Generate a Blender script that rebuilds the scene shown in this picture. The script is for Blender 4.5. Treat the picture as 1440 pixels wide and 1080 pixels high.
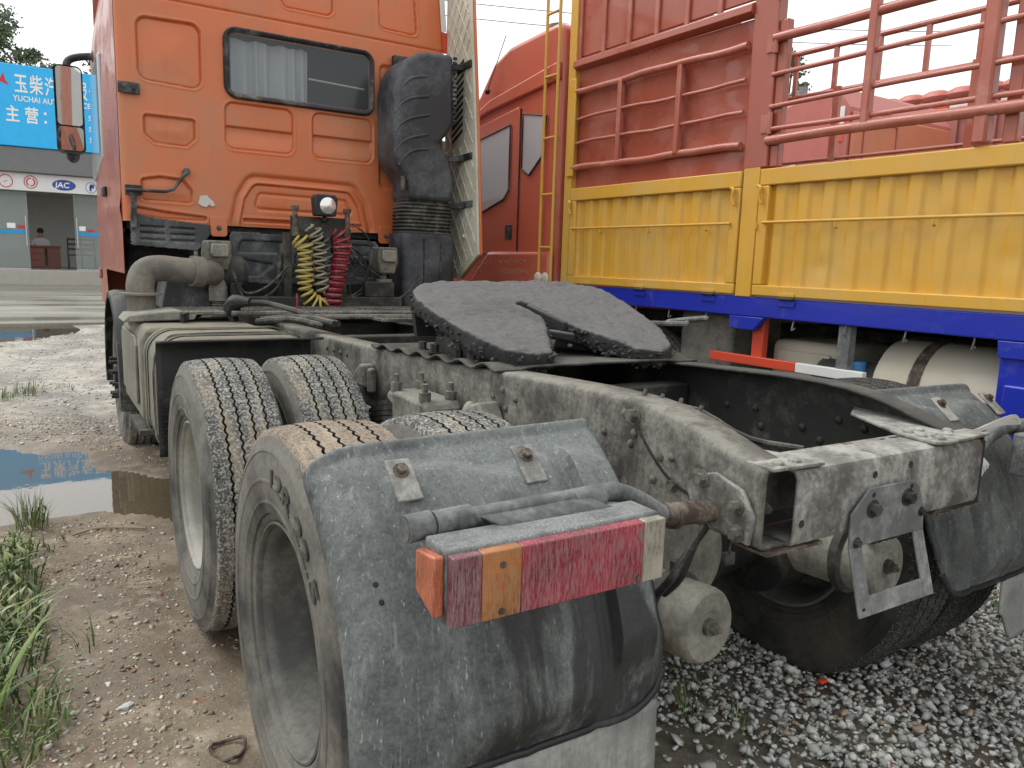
import bpy, bmesh, math, random
import numpy as np
from mathutils import Vector, Matrix
SC = bpy.context.scene
COL = SC.collection
for _o in list(bpy.data.objects): bpy.data.objects.remove(_o)

# ------------------------------------------------------------------ camera
# world frame: +X to the right of the parked tractor truck, +Y forward (towards its cab), Z up;
# origin on the ground under the rearmost axle
def set_camera():
    yaw, pitch, roll = 0.5569, 0.1567, 0.0320
    cy, sy, cp, sp = math.cos(yaw), math.sin(yaw), math.cos(pitch), math.sin(pitch)
    f = Vector((sy*cp, cy*cp, -sp)); r = Vector((cy, -sy, 0)); u = r.cross(f)
    c, s = math.cos(roll), math.sin(roll)
    r2 = c*r + s*u; u2 = -s*r + c*u
    cd = bpy.data.cameras.new('camera'); cam = bpy.data.objects.new('camera', cd); COL.objects.link(cam)
    m = Matrix((r2, u2, -f)).transposed().to_4x4(); m.translation = Vector((-1.7083, -1.8203, 1.4668))
    cam.matrix_world = m
    cd.sensor_width = 36.0; cd.lens = 36.0*1077.07/1440.0; cd.clip_start = 0.05; cd.clip_end = 2000
    SC.camera = cam
set_camera()

# ------------------------------------------------------------------ sky, sun, exposure
SUN_EL, SUN_AZ = math.radians(52), math.radians(-35)      # azimuth measured from +Y towards +X
world = bpy.data.worlds.new('World'); SC.world = world; world.use_nodes = True
def set_world():
    nt = world.node_tree; nt.nodes.clear()
    out = nt.nodes.new('ShaderNodeOutputWorld'); bg = nt.nodes.new('ShaderNodeBackground')
    sky = nt.nodes.new('ShaderNodeTexSky'); sky.sky_type = 'NISHITA'; sky.sun_disc = False
    sky.sun_elevation = SUN_EL; sky.sun_rotation = SUN_AZ
    sky.air_density = 1.0; sky.dust_density = 4.0; sky.ozone_density = 1.0
    hs = nt.nodes.new('ShaderNodeHueSaturation'); hs.inputs['Saturation'].default_value = 0.10
    mx = nt.nodes.new('ShaderNodeMix'); mx.data_type = 'RGBA'; mx.inputs[0].default_value = 0.75
    mx.inputs[7].default_value = (11.6, 11.9, 12.1, 1)      # closed cloud layer, even over the whole dome
    nt.links.new(sky.outputs[0], hs.inputs['Color']); nt.links.new(hs.outputs[0], mx.inputs[6])
    nt.links.new(mx.outputs[2], bg.inputs['Color']); bg.inputs['Strength'].default_value = 0.10
    nt.links.new(bg.outputs[0], out.inputs['Surface'])
set_world()
def set_sun():
    l = bpy.data.lights.new('sun', 'SUN'); l.energy = 1.1; l.angle = math.radians(28); l.color = (1.0, .97, .92)
    o = bpy.data.objects.new('sun', l); COL.objects.link(o)
    d = Vector((math.sin(SUN_AZ)*math.cos(SUN_EL), math.cos(SUN_AZ)*math.cos(SUN_EL), math.sin(SUN_EL)))
    o.rotation_euler = d.to_track_quat('Z', 'Y').to_euler(); o.location = d*30
set_sun()
SC.view_settings.view_transform = 'Standard'; SC.view_settings.look = 'None'
SC.view_settings.gamma = 1.0; SC.view_settings.use_curve_mapping = False
SC.view_settings.exposure = 0.45
SC.render.engine = 'CYCLES'
SC.cycles.use_denoising = True
SC.cycles.max_bounces = 8; SC.cycles.transparent_max_bounces = 8

# ------------------------------------------------------------------ mesh helpers
rng = np.random.default_rng(7)
random.seed(7)
def nrm(a):
    a = np.asarray(a, float); return a/ (np.linalg.norm(a)+1e-12)
def frame_of(axis):
    a = nrm(axis); t = np.array([0, 0, 1.]) if abs(a[2]) < .9 else np.array([1., 0, 0])
    u = nrm(np.cross(t, a)); v = np.cross(a, u); return u, v, a

class MB:
    def __init__(s): s.v = []; s.f = []; s.m = []; s.n = 0
    def add(s, V, F, mi=0):
        V = np.asarray(V, float).reshape(-1, 3); s.v.append(V)
        b = s.n
        s.f.extend([tuple(int(i)+b for i in f) for f in F]); s.m.extend([mi]*len(F)); s.n += len(V); return s
    def box(s, x0, x1, y0, y1, z0, z1, mi=0):
        V = [(x, y, z) for z in (z0, z1) for y in (y0, y1) for x in (x0, x1)]
        return s.add(V, [(0,2,3,1),(4,5,7,6),(0,1,5,4),(2,6,7,3),(0,4,6,2),(1,3,7,5)], mi)
    def obox(s, c, size, R=None, mi=0):
        h = np.array(size)/2; V = np.array([(x*h[0], y*h[1], z*h[2]) for z in (-1,1) for y in (-1,1) for x in (-1,1)])
        if R is not None: V = V @ np.asarray(R).T
        return s.add(V+np.array(c), [(0,2,3,1),(4,5,7,6),(0,1,5,4),(2,6,7,3),(0,4,6,2),(1,3,7,5)], mi)
    def beam(s, p0, p1, w, h, up=(0,0,1), mi=0):
        p0 = np.array(p0, float); p1 = np.array(p1, float); a = nrm(p1-p0)
        r = nrm(np.cross(a, up)); u = np.cross(r, a)
        R = np.stack([r, a, u], 1); return s.obox((p0+p1)/2, (w, np.linalg.norm(p1-p0), h), R, mi)
    def cyl(s, p0, p1, r0, r1=None, n=16, caps=True, mi=0):
        r1 = r0 if r1 is None else r1
        p0 = np.array(p0, float); p1 = np.array(p1, float); u, v, a = frame_of(p1-p0)
        t = np.arange(n)*2*np.pi/n; ring = np.outer(np.cos(t), u)+np.outer(np.sin(t), v)
        F = [(i, (i+1) % n, n+(i+1) % n, n+i) for i in range(n)]
        if caps: F += [tuple(range(n-1, -1, -1)), tuple(range(n, 2*n))]
        return s.add(np.concatenate([p0+ring*r0, p1+ring*r1]), F, mi)
    def lathe(s, prof, origin, axis, n=32, mi=0, caps=False):
        u, v, a = frame_of(axis); o = np.array(origin, float); t = np.arange(n)*2*np.pi/n
        ring = np.outer(np.cos(t), u)+np.outer(np.sin(t), v)
        V = np.concatenate([o+a*h+ring*r for r, h in prof]); k = len(prof)
        F = [(j*n+i, j*n+(i+1) % n, (j+1)*n+(i+1) % n, (j+1)*n+i) for j in range(k-1) for i in range(n)]
        if caps: F += [tuple(range(n-1, -1, -1)), tuple(range((k-1)*n, k*n))]
        return s.add(V, F, mi)
    def tube(s, path, r, n=8, caps=True, mi=0):
        P = np.array(path, float); k = len(P); rr = np.full(k, r) if np.isscalar(r) else np.array(r)
        T = np.gradient(P, axis=0); T /= (np.linalg.norm(T, axis=1, keepdims=True)+1e-12)
        u, v, _ = frame_of(T[0]); t = np.arange(n)*2*np.pi/n; V = []
        for i in range(k):
            u = u-T[i]*(u@T[i]); u /= (np.linalg.norm(u)+1e-12); v = np.cross(T[i], u)
            V.append(P[i]+rr[i]*(np.outer(np.cos(t), u)+np.outer(np.sin(t), v)))
        F = [(j*n+i, j*n+(i+1) % n, (j+1)*n+(i+1) % n, (j+1)*n+i) for j in range(k-1) for i in range(n)]
        if caps: F += [tuple(range(n-1, -1, -1)), tuple(range((k-1)*n, k*n))]
        return s.add(np.concatenate(V), F, mi)
    def prism(s, poly, axis, a0, a1, mi=0):
        # poly: 2-D points in the two axes that are left, in x,y,z order
        k = 'xyz'.index(axis); n = len(poly); V = []
        for a in (a0, a1):
            for p in poly:
                q = list(p); q.insert(k, a); V.append(q)
        ar = sum(poly[i][0]*poly[(i+1) % n][1]-poly[(i+1) % n][0]*poly[i][1] for i in range(n))
        sgn = (ar > 0) ^ (k == 1) ^ (a1 < a0)
        F = [tuple(range(n-1, -1, -1)), tuple(range(n, 2*n))]+[(i, (i+1) % n, n+(i+1) % n, n+i) for i in range(n)]
        if not sgn: F = [tuple(reversed(f)) for f in F]
        return s.add(V, F, mi)
    def grid(s, P, wrap=False, flip=False, mi=0):
        P = np.asarray(P, float); a, b = P.shape[:2]; F = []
        for i in range(a if wrap else a-1):
            i2 = (i+1) % a
            for j in range(b-1):
                q = (i*b+j, i2*b+j, i2*b+j+1, i*b+j+1); F.append(q[::-1] if flip else q)
        return s.add(P.reshape(-1, 3), F, mi)
    def loft(s, rings, caps=True, mi=0):
        k = len(rings); n = len(rings[0]); V = np.concatenate([np.array(r, float) for r in rings])
        F = [(j*n+i, j*n+(i+1) % n, (j+1)*n+(i+1) % n, (j+1)*n+i) for j in range(k-1) for i in range(n)]
        if caps: F += [tuple(range(n-1, -1, -1)), tuple(range((k-1)*n, k*n))]
        return s.add(V, F, mi)
    def ball(s, c, r, n=12, m=8, mi=0):
        r = np.array([r]*3 if np.isscalar(r) else r, float); c = np.array(c, float); R = []
        for j in range(m+1):
            ph = np.pi*j/m; k = max(math.sin(ph), 1e-3); t = np.arange(n)*2*np.pi/n
            R.append(c+r*np.stack([k*np.cos(t), k*np.sin(t), np.full(n, -math.cos(ph))], 1))
        return s.loft(R, mi=mi)
    def bolt(s, p, axis, r=.011, h=.012, washer=True, mi=0):
        p = np.array(p, float); a = nrm(axis)
        if washer: s.cyl(p, p+a*.003, r*1.55, n=12, mi=mi)
        s.cyl(p+a*.002, p+a*(.003+h), r, n=6, mi=mi)
        return s
    def rivet(s, p, axis, r=.012, mi=0):
        return s.lathe([(r, 0), (r*.92, r*.35), (r*.6, r*.62), (r*.02, r*.72)], p, axis, n=10, mi=mi)
    def build(s, name, mat, parent=None, bevel=0, segs=2, smooth=35, solid=0, subsurf=0):
        me = bpy.data.meshes.new(name)
        V = np.concatenate(s.v) if s.v else np.zeros((0, 3))
        me.from_pydata(V.tolist(), [], s.f)
        mats = mat if isinstance(mat, (list, tuple)) else [mat]
        for m in mats: me.materials.append(m)
        if len(mats) > 1: me.polygons.foreach_set('material_index', s.m)
        if smooth:
            me.polygons.foreach_set('use_smooth', [True]*len(me.polygons))
            me.update(); me.set_sharp_from_angle(angle=math.radians(smooth))
        me.update()
        o = bpy.data.objects.new(name, me); COL.objects.link(o)
        if parent is not None: o.parent = parent
        if solid:
            md = o.modifiers.new('solid', 'SOLIDIFY'); md.thickness = solid; md.offset = 0
        if bevel:
            md = o.modifiers.new('bevel', 'BEVEL'); md.width = bevel; md.segments = segs
            md.limit_method = 'ANGLE'; md.angle_limit = math.radians(40); md.use_clamp_overlap = True; md.harden_normals = False
        if subsurf:
            md = o.modifiers.new('sub', 'SUBSURF'); md.levels = subsurf; md.render_levels = subsurf
        return o

def thing(name, label, cat, loc=(0, 0, 0), rz=0, group=None):
    o = bpy.data.objects.new(name, None); COL.objects.link(o); o.empty_display_size = .1
    o.location = loc; o.rotation_euler = (0, 0, rz); o['label'] = label; o['category'] = cat
    if group: o['group'] = group
    return o
def tag(o, label=None, cat=None, group=None, kind=None):
    for k, v in (('label', label), ('category', cat), ('group', group), ('kind', kind)):
        if v: o[k] = v
    return o
def empty(name, parent, loc=(0, 0, 0)):
    o = bpy.data.objects.new(name, None); COL.objects.link(o); o.parent = parent; o.location = loc; o.empty_display_size = .05; return o
def copy_of(o, parent=None):
    c = o.copy(); COL.objects.link(c); c.parent = parent
    for ch in [q for q in bpy.data.objects if q.parent == o]: copy_of(ch, c)
    return c

def each(name, mat, parent, items, fn, **kw):
    """one mesh object per piece"""
    out = []
    for it in items:
        m = MB(); fn(m, it); out.append(m.build(name, mat, parent, **kw))
    return out
def psdf(X, Z, poly):
    """signed distance to a polygon, negative inside (arrays)"""
    poly = np.array(poly, float); n = len(poly); d = np.full(X.shape, 1e9); ins = np.zeros(X.shape, bool)
    for i in range(n):
        a = poly[i]; b = poly[(i+1) % n]; e = b-a; w0 = X-a[0]; w1 = Z-a[1]
        t = np.clip((w0*e[0]+w1*e[1])/(e@e), 0, 1); d = np.minimum(d, np.hypot(w0-t*e[0], w1-t*e[1]))
        c = ((a[1] <= Z) & (b[1] > Z)) | ((b[1] <= Z) & (a[1] > Z))
        with np.errstate(divide='ignore', invalid='ignore'):
            xi = a[0]+(Z-a[1])*e[0]/(e[1] if e[1] != 0 else 1e-9)
        ins ^= c & (X < xi)
    return np.where(ins, -d, d)
def shrink(poly, r):
    """polygon inset by r so that psdf(...)-r gives rounded corners"""
    P = np.array(poly, float); n = len(P); ar = sum(P[i][0]*P[(i+1) % n][1]-P[(i+1) % n][0]*P[i][1] for i in range(n))
    if ar < 0: P = P[::-1]
    out = []
    for i in range(n):
        a, b, c = P[i-1], P[i], P[(i+1) % n]; e1 = nrm(b-a); e2 = nrm(c-b)
        n1 = np.array([-e1[1], e1[0]]); n2 = np.array([-e2[1], e2[0]]); k = 1+n1@n2
        out.append(b+(n1+n2)/max(k, .3)*r)
    return out
def rsdf(X, Z, poly, r): return psdf(X, Z, shrink(poly, r))-r
def rect(x0, x1, z0, z1): return [(x0, z0), (x1, z0), (x1, z1), (x0, z1)]
def sst(a, b, x):
    t = np.clip((x-a)/(b-a), 0, 1); return t*t*(3-2*t)
def vnoise(x, y, seed=0):
    x = np.asarray(x, float); y = np.asarray(y, float); xi = np.floor(x).astype(np.int64); yi = np.floor(y).astype(np.int64); fx = x-xi; fy = y-yi
    fx = fx*fx*(3-2*fx); fy = fy*fy*(3-2*fy)
    def h(a, b):
        n = (a*374761393+b*668265263+seed*1442695) & 0xffffffff; n = ((n ^ (n >> 13))*1274126177) & 0xffffffff
        return ((n ^ (n >> 16)) & 0xffff)/65535.0
    return (h(xi, yi)*(1-fx)+h(xi+1, yi)*fx)*(1-fy)+(h(xi, yi+1)*(1-fx)+h(xi+1, yi+1)*fx)*fy
def fbm(x, y, oct=4, seed=0):
    s = 0; a = .5; 
    for k in range(oct): s = s+a*(vnoise(x*2**k, y*2**k, seed+k)-.5); a *= .5
    return s
def spline(pts, n=40):
    P = np.array(pts, float); k = len(P); Q = np.vstack([2*P[0]-P[1], P, 2*P[-1]-P[-2]]); out = []
    for t in np.linspace(0, k-1-1e-9, n):
        i = int(t); f = t-i; a, b, c, d = Q[i:i+4]
        out.append(.5*((2*b)+(-a+c)*f+(2*a-5*b+4*c-d)*f*f+(-a+3*b-3*c+d)*f**3))
    return np.array(out)
_tc = {}
def text_geo(body, bold=0.0, font_size=1.0):
    key = (body, bold)
    if key not in _tc:
        c = bpy.data.curves.new('lettering_tmp', 'FONT'); c.body = body; c.offset = bold; c.size = 1; c.resolution_u = 3
        o = bpy.data.objects.new('lettering_tmp', c); COL.objects.link(o)
        dg = bpy.context.evaluated_depsgraph_get(); dg.update()
        me = bpy.data.meshes.new_from_object(o.evaluated_get(dg))
        V = np.array([v.co[:] for v in me.vertices]); F = [tuple(p.vertices) for p in me.polygons]
        bpy.data.objects.remove(o); bpy.data.curves.remove(c); bpy.data.meshes.remove(me)
        _tc[key] = (V, F)
    return _tc[key]
def put_text(mb, body, origin, ux, uy, size, bold=0.0, xs=1.0, mi=0, shear=0.0):
    V, F = text_geo(body, bold); o = np.array(origin, float); ux = np.array(ux, float); uy = np.array(uy, float)
    W = o+np.outer((V[:, 0]*xs+V[:, 1]*shear)*size, ux)+np.outer(V[:, 1]*size, uy); mb.add(W, F, mi)
    return (V[:, 0].max() if len(V) else .5)*size*xs

# ------------------------------------------------------------------ materials
def lin(r, g, b): 
    f = lambda c: (c/255/12.92) if c/255 <= .04045 else ((c/255+.055)/1.055)**2.4
    return (f(r), f(g), f(b))
def c4(c): return (c[0], c[1], c[2], 1)
class NT:
    def __init__(s, name):
        s.mat = bpy.data.materials.new(name); s.mat.use_nodes = True; s.t = s.mat.node_tree
        s.b = s.t.nodes['Principled BSDF']; s.tc = s.t.nodes.new('ShaderNodeTexCoord')
    def mapped(s, scale=(1, 1, 1), rot=(0, 0, 0)):
        m = s.t.nodes.new('ShaderNodeMapping'); m.inputs['Scale'].default_value = scale; m.inputs['Rotation'].default_value = rot
        s.t.links.new(s.tc.outputs['Object'], m.inputs['Vector']); return m.outputs[0]
    def noise(s, scale, detail=6, rough=.6, vec=None, dist=0.0):
        n = s.t.nodes.new('ShaderNodeTexNoise'); n.inputs['Scale'].default_value = scale; n.inputs['Detail'].default_value = detail
        n.inputs['Roughness'].default_value = rough; n.inputs['Distortion'].default_value = dist
        s.t.links.new(vec or s.tc.outputs['Object'], n.inputs['Vector']); return n.outputs['Fac']
    def voro(s, scale, vec=None, feature='F1', out='Distance'):
        n = s.t.nodes.new('ShaderNodeTexVoronoi'); n.feature = feature; n.inputs['Scale'].default_value = scale
        s.t.links.new(vec or s.tc.outputs['Object'], n.inputs['Vector']); return n.outputs[out]
    def ramp(s, v, a, b, lo=0.0, hi=1.0):
        m = s.t.nodes.new('ShaderNodeMapRange'); m.clamp = True
        for k, x in zip((1, 2, 3, 4), (a, b, lo, hi)): m.inputs[k].default_value = x
        s.t.links.new(v, m.inputs[0]); return m.outputs[0]
    def math(s, op, a, b=None):
        m = s.t.nodes.new('ShaderNodeMath'); m.operation = op; m.use_clamp = False
        for i, x in enumerate((a, b)):
            if x is None: continue
            if isinstance(x, (int, float)): m.inputs[i].default_value = x
            else: s.t.links.new(x, m.inputs[i])
        return m.outputs[0]
    def mix(s, f, a, b):
        m = s.t.nodes.new('ShaderNodeMix'); m.data_type = 'RGBA'
        for i, x in ((0, f), (6, a), (7, b)):
            if isinstance(x, (int, float)): m.inputs[i].default_value = x
            elif isinstance(x, tuple): m.inputs[i].default_value = c4(x)
            else: s.t.links.new(x, m.inputs[i])
        return m.outputs[2]
    def up(s):
        g = s.t.nodes.new('ShaderNodeNewGeometry'); x = s.t.nodes.new('ShaderNodeSeparateXYZ')
        s.t.links.new(g.outputs['Normal'], x.inputs[0]); return x.outputs['Z']
    def axis(s, k):
        x = s.t.nodes.new('ShaderNodeSeparateXYZ'); s.t.links.new(s.tc.outputs['Object'], x.inputs[0]); return x.outputs[k]
    def bump(s, h, strength=.3, dist=.01):
        b = s.t.nodes.new('ShaderNodeBump'); b.inputs['Strength'].default_value = strength; b.inputs['Distance'].default_value = dist
        s.t.links.new(h, b.inputs['Height']); s.t.links.new(b.outputs[0], s.b.inputs['Normal'])
    def set(s, **k):
        for n, v in k.items():
            n = {'color': 'Base Color', 'rough': 'Roughness', 'metal': 'Metallic', 'spec': 'Specular IOR Level', 'coat': 'Coat Weight', 'trans': 'Transmission Weight', 'ior': 'IOR', 'alpha': 'Alpha'}.get(n, n)
            if isinstance(v, tuple): s.b.inputs[n].default_value = c4(v)
            elif isinstance(v, (int, float)): s.b.inputs[n].default_value = v
            else: s.t.links.new(v, s.b.inputs[n])
        return s.mat
def dirty(name, base, rough=.55, metal=0., dust=None, amt=.5, dscale=3., specks=None, sp_amt=.5, sp_scale=160., streak=None, st_amt=.5,
          top=0., bump=.15, bscale=60., rust=None, r_amt=.3, r_scale=5., coat=0., vary=.18, spec=.4):
    n = NT(name); lo = tuple(c*(1-vary) for c in base); hi = tuple(min(1, c*(1+vary)) for c in base)
    col = n.mix(n.noise(2.2, 5), lo, hi); rgh = rough
    fine = n.noise(bscale, 5, .65)
    if dust:
        m = n.ramp(n.noise(dscale, 10, .72), .61-amt*.42, .72-amt*.30)
        m = n.math('MULTIPLY', m, n.ramp(fine, .34, .58, .35, 1.))
        if top: m = n.math('MINIMUM', n.math('ADD', m, n.ramp(n.up(), .35, .95, 0, top)), 1.)
        m = n.math('MINIMUM', m, .93)
        col = n.mix(m, col, dust); rgh = n.math('ADD', n.math('MULTIPLY', m, .9-rough), rough)
    if streak:
        m = n.math('MULTIPLY', n.ramp(n.noise(1., 9, .72, n.mapped((17, 17, 2.6)), .6), .56-st_amt*.16, .72-st_amt*.10, 0, .75), n.ramp(n.noise(3.3, 5, .6), .36, .60, .08, 1)); col = n.mix(m, col, streak)
    if rust:
        m = n.ramp(n.noise(r_scale, 8, .7), .70-r_amt*.35, .78-r_amt*.3); col = n.mix(m, col, rust)
    if specks:
        a = n.ramp(n.noise(sp_scale, 3, .55), .58-sp_amt*.15, .66-sp_amt*.12); b = n.ramp(n.noise(4., 5), .3, .6)
        col = n.mix(n.math('MULTIPLY', a, b), col, specks)
    if bump: n.bump(fine, bump, .004)
    return n.set(color=col, rough=rgh, metal=metal, coat=coat, spec=spec)
def plain(name, c, rough=.5, metal=0., **k): 
    n = NT(name); col = n.mix(n.noise(6, 6), tuple(x*.86 for x in c), tuple(min(1, x*1.12) for x in c)); return n.set(color=col, rough=rough, metal=metal, **k)

DUST = lin(150, 146, 132)
GREYD = lin(132, 134, 130)
M = {}
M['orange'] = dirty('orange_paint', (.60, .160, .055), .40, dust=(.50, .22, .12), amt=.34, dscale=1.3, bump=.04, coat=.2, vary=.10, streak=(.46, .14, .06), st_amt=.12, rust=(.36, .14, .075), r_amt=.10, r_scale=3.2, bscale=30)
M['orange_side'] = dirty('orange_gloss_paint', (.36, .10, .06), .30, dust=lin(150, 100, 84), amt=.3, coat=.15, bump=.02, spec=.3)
M['black'] = dirty('black_plastic', (.022, .023, .025), .55, dust=GREYD, amt=.25, dscale=4, top=.2, bump=.12)
M['duct'] = dirty('grey_plastic_duct', (.036, .039, .045), .5, dust=lin(98, 102, 106), amt=.34, dscale=2.2, top=.25, bump=.08)
M['shroud'] = dirty('grey_shroud', (.05, .053, .057), .55, dust=lin(120, 122, 120), amt=.35, dscale=5, top=.4, bump=.1)
M['dark'] = dirty('dark_iron', (.014, .014, .014), .7, dust=lin(80, 78, 70), amt=.3, dscale=7, bump=.3)
M['frame'] = dirty('dusty_frame_steel', (.058, .055, .050), .6, dust=lin(134, 131, 121), amt=.5, dscale=6, streak=lin(56, 52, 45), st_amt=.5, rust=lin(72, 61, 50), r_amt=.2, r_scale=9, top=.5, bump=.4)
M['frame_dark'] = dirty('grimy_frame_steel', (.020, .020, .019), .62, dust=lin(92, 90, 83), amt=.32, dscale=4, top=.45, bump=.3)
M['beam'] = dirty('weathered_grey_steel', (.105, .102, .096), .55, dust=lin(164, 163, 156), amt=.52, dscale=7, streak=lin(52, 48, 40), st_amt=.6, rust=lin(78, 74, 54), r_amt=.32, r_scale=9, top=.25, bump=.4)
M['plate'] = dirty('galvanised_plate', (.13, .135, .135), .5, dust=lin(150, 152, 149), amt=.45, dscale=9, rust=lin(100, 80, 60), r_amt=.26, r_scale=12, streak=lin(74, 76, 74), st_amt=.5, bump=.25)
M['chamber'] = dirty('dusty_cast_grey', (.13, .128, .115), .6, dust=lin(148, 145, 132), amt=.55, dscale=6, top=.3, streak=lin(84, 82, 74), st_amt=.3, bump=.25)
M['bolt'] = dirty('dusty_bolt', (.055, .052, .048), .5, dust=lin(122, 118, 108), amt=.5, dscale=20, bump=.2, metal=.2)
M['rusty'] = dirty('rusty_clamp', (.055, .038, .03), .7, dust=lin(126, 116, 102), amt=.38, dscale=18, bump=.4)
M['tank'] = dirty('dusty_olive_tank', (.11, .106, .094), .5, dust=lin(132, 127, 112), amt=.62, dscale=3, top=.35, streak=lin(76, 72, 62), st_amt=.4, bump=.1)
M['pipe'] = dirty('dusty_exhaust_pipe', (.10, .093, .083), .6, dust=lin(126, 120, 108), amt=.55, dscale=5, top=.2, rust=lin(84, 70, 56), r_amt=.22, bump=.2)
M['rubber'] = dirty('rubber_hose', (.02, .02, .02), .6, dust=lin(110, 108, 98), amt=.3, dscale=10, top=.4, bump=.1)
M['fairing'] = dirty('cream_fairing', (.60, .57, .47), .5, dust=lin(178, 170, 148), amt=.35, dscale=3, bump=.05)
M['yellow_hose'] = dirty('yellow_hose', (.50, .38, .07), .5, dust=lin(170, 160, 120), amt=.4, dscale=14, bump=0)
M['yellow_pale'] = dirty('pale_hose', (.36, .32, .20), .5, dust=lin(150, 145, 125), amt=.5, dscale=14, bump=0)
M['red_hose'] = dirty('red_hose', (.30, .03, .045), .5, dust=lin(150, 110, 110), amt=.3, dscale=14, bump=0)
M['mud_metal'] = plain('white_mount', (.55, .53, .46), .6)
def m_tread(name, lo, hi, amt, band=None, sc=115, k=.85):
    n = NT(name); v = n.noise(sc, 4, .62); w = n.noise(7, 4)
    m = n.ramp(n.math('ADD', v, n.math('MULTIPLY', w, .22)), .66-amt*.2, .78-amt*.18)
    m2 = n.ramp(n.noise(45, 5, .7), .35, .65)
    base = n.mix(m2, tuple(x*.4 for x in lo), lo)
    if band: base = n.mix(n.ramp(n.noise(1., 4, .6, n.mapped((26, 3, 3))), .45, .6, 0, .85), base, band)
    col = n.mix(n.math('MULTIPLY', m, k), base, hi); n.bump(v, .5, .004); return n.set(color=col, rough=.85, spec=.3)
M['tread'] = m_tread('tread_dried_mud', lin(92, 92, 90), lin(166, 165, 158), .35, lin(132, 122, 102))
M['tread_sand'] = m_tread('tread_sandy', lin(130, 118, 104), lin(172, 157, 139), .55, lin(152, 137, 120), 170, .6)
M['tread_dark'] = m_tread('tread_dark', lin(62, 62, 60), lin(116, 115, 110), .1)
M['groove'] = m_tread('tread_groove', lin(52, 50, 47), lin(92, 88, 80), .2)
def m_side(name, base, dust, amt):
    n = NT(name); a = n.ramp(n.noise(4, 8, .65), .68-amt*.5, .85-amt*.4); f = n.noise(70, 5)
    col = n.mix(n.math('MULTIPLY', a, n.ramp(f, .25, .6, .6, 1)), base, dust); n.bump(f, .12, .003); return n.set(color=col, rough=.8, spec=.3)
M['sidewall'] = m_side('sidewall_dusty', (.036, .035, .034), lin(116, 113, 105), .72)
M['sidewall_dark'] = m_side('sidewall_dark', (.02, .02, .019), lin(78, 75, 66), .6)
M['rim'] = dirty('beige_rim', (.25, .245, .22), .5, dust=lin(164, 160, 148), amt=.55, dscale=5, rust=lin(104, 98, 86), r_amt=.15, bump=.15)
M['rim_grey'] = dirty('grime_rim', (.075, .073, .068), .6, dust=lin(112, 111, 104), amt=.45, dscale=5, rust=lin(150, 146, 132), r_amt=.05, r_scale=9, bump=.25)
def m_guard():
    n = NT('mudguard_plastic'); fine = n.noise(130, 5, .7); mid = n.noise(24, 6, .7)
    grain = n.ramp(n.noise(75, 6, .75), .36, .62)
    col = n.mix(grain, (.030, .033, .034), lin(86, 91, 91))
    d = n.math('MULTIPLY', n.ramp(n.noise(2.4, 10, .70), .34, .58), n.ramp(mid, .34, .60, .35, 1))
    d = n.math('MINIMUM', n.math('ADD', d, n.ramp(n.up(), .1, .8, 0, .35)), .92)
    col = n.mix(n.math('MULTIPLY', d, n.ramp(fine, .34, .60, .45, 1)), col, lin(124, 128, 126))
    # dried rain runs and scratches
    s1 = n.ramp(n.noise(1., 8, .75, n.mapped((46, 30, 5), (0, .25, 0)), .5), .55, .68, 0, .55); col = n.mix(s1, col, lin(150, 154, 151))
    s = n.ramp(n.noise(1, 5, .6, n.mapped((170, 120, 36), (0, .5, .3))), .62, .69, 0, .6); col = n.mix(s, col, lin(176, 180, 177))
    # damp run-off stain below the lamp and tube, ragged outline, pale dry islands inside
    z = n.axis('Z'); x = n.axis('X'); nz = n.noise(4.5, 6, .6, n.mapped((1.6, 1, .45)))
    w = n.ramp(n.math('ADD', z, n.math('MULTIPLY', nz, -.30)), .84, .78)
    w = n.math('MULTIPLY', w, n.ramp(n.math('ADD', n.math('ABSOLUTE', x), n.math('MULTIPLY', nz, .28)), 1.22, 1.17)); w = n.math('MULTIPLY', w, n.ramp(x, .1, .2, 1, .55))
    isl = n.ramp(n.noise(3.4, 7, .62, n.mapped((2.2, 1, .75)), .4), .50, .60, 1, .10); w = n.math('MULTIPLY', w, isl)
    col = n.mix(n.math('MULTIPLY', w, .85), col, (.018, .019, .019))
    n.bump(n.math('ADD', fine, n.math('MULTIPLY', mid, .7)), .25, .004)
    return n.set(color=col, rough=n.math('SUBTRACT', .82, n.math('MULTIPLY', w, .30)), spec=.35)
M['guard'] = m_guard()
M['flap'] = dirty('pale_mudflap', (.20, .21, .205), .6, dust=lin(162, 162, 156), amt=.55, dscale=4, rust=lin(104, 98, 88), r_amt=.25, streak=lin(96, 98, 94), st_amt=.4, bump=.15)
M['blackflap'] = dirty('black_flap', (.015, .016, .017), .45, dust=lin(70, 76, 74), amt=.2, dscale=3, bump=.1)
def m_grease():
    n = NT('dusty_grease'); a = n.noise(30, 8, .78); b = n.noise(3.5, 7, .65); z = n.up()
    t = n.math('MULTIPLY', n.ramp(z, .45, .86), n.ramp(b, .28, .46, .6, 1)); t = n.math('MULTIPLY', t, n.ramp(a, .30, .48, .35, 1))
    col = n.mix(t, (.020, .019, .019), lin(102, 101, 100)); col = n.mix(n.ramp(n.noise(210, 4, .6), .56, .68, 0, .45), col, (.04, .04, .04))
    n.bump(n.math('ADD', a, n.math('MULTIPLY', n.noise(110, 6, .7), .8)), .65, .007); return n.set(color=col, rough=.74, spec=.35)
M['grease'] = m_grease()
M['crust'] = dirty('black_grease_crust', (.020, .019, .018), .7, dust=lin(84, 82, 78), amt=.35, dscale=30, bump=.5)
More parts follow.
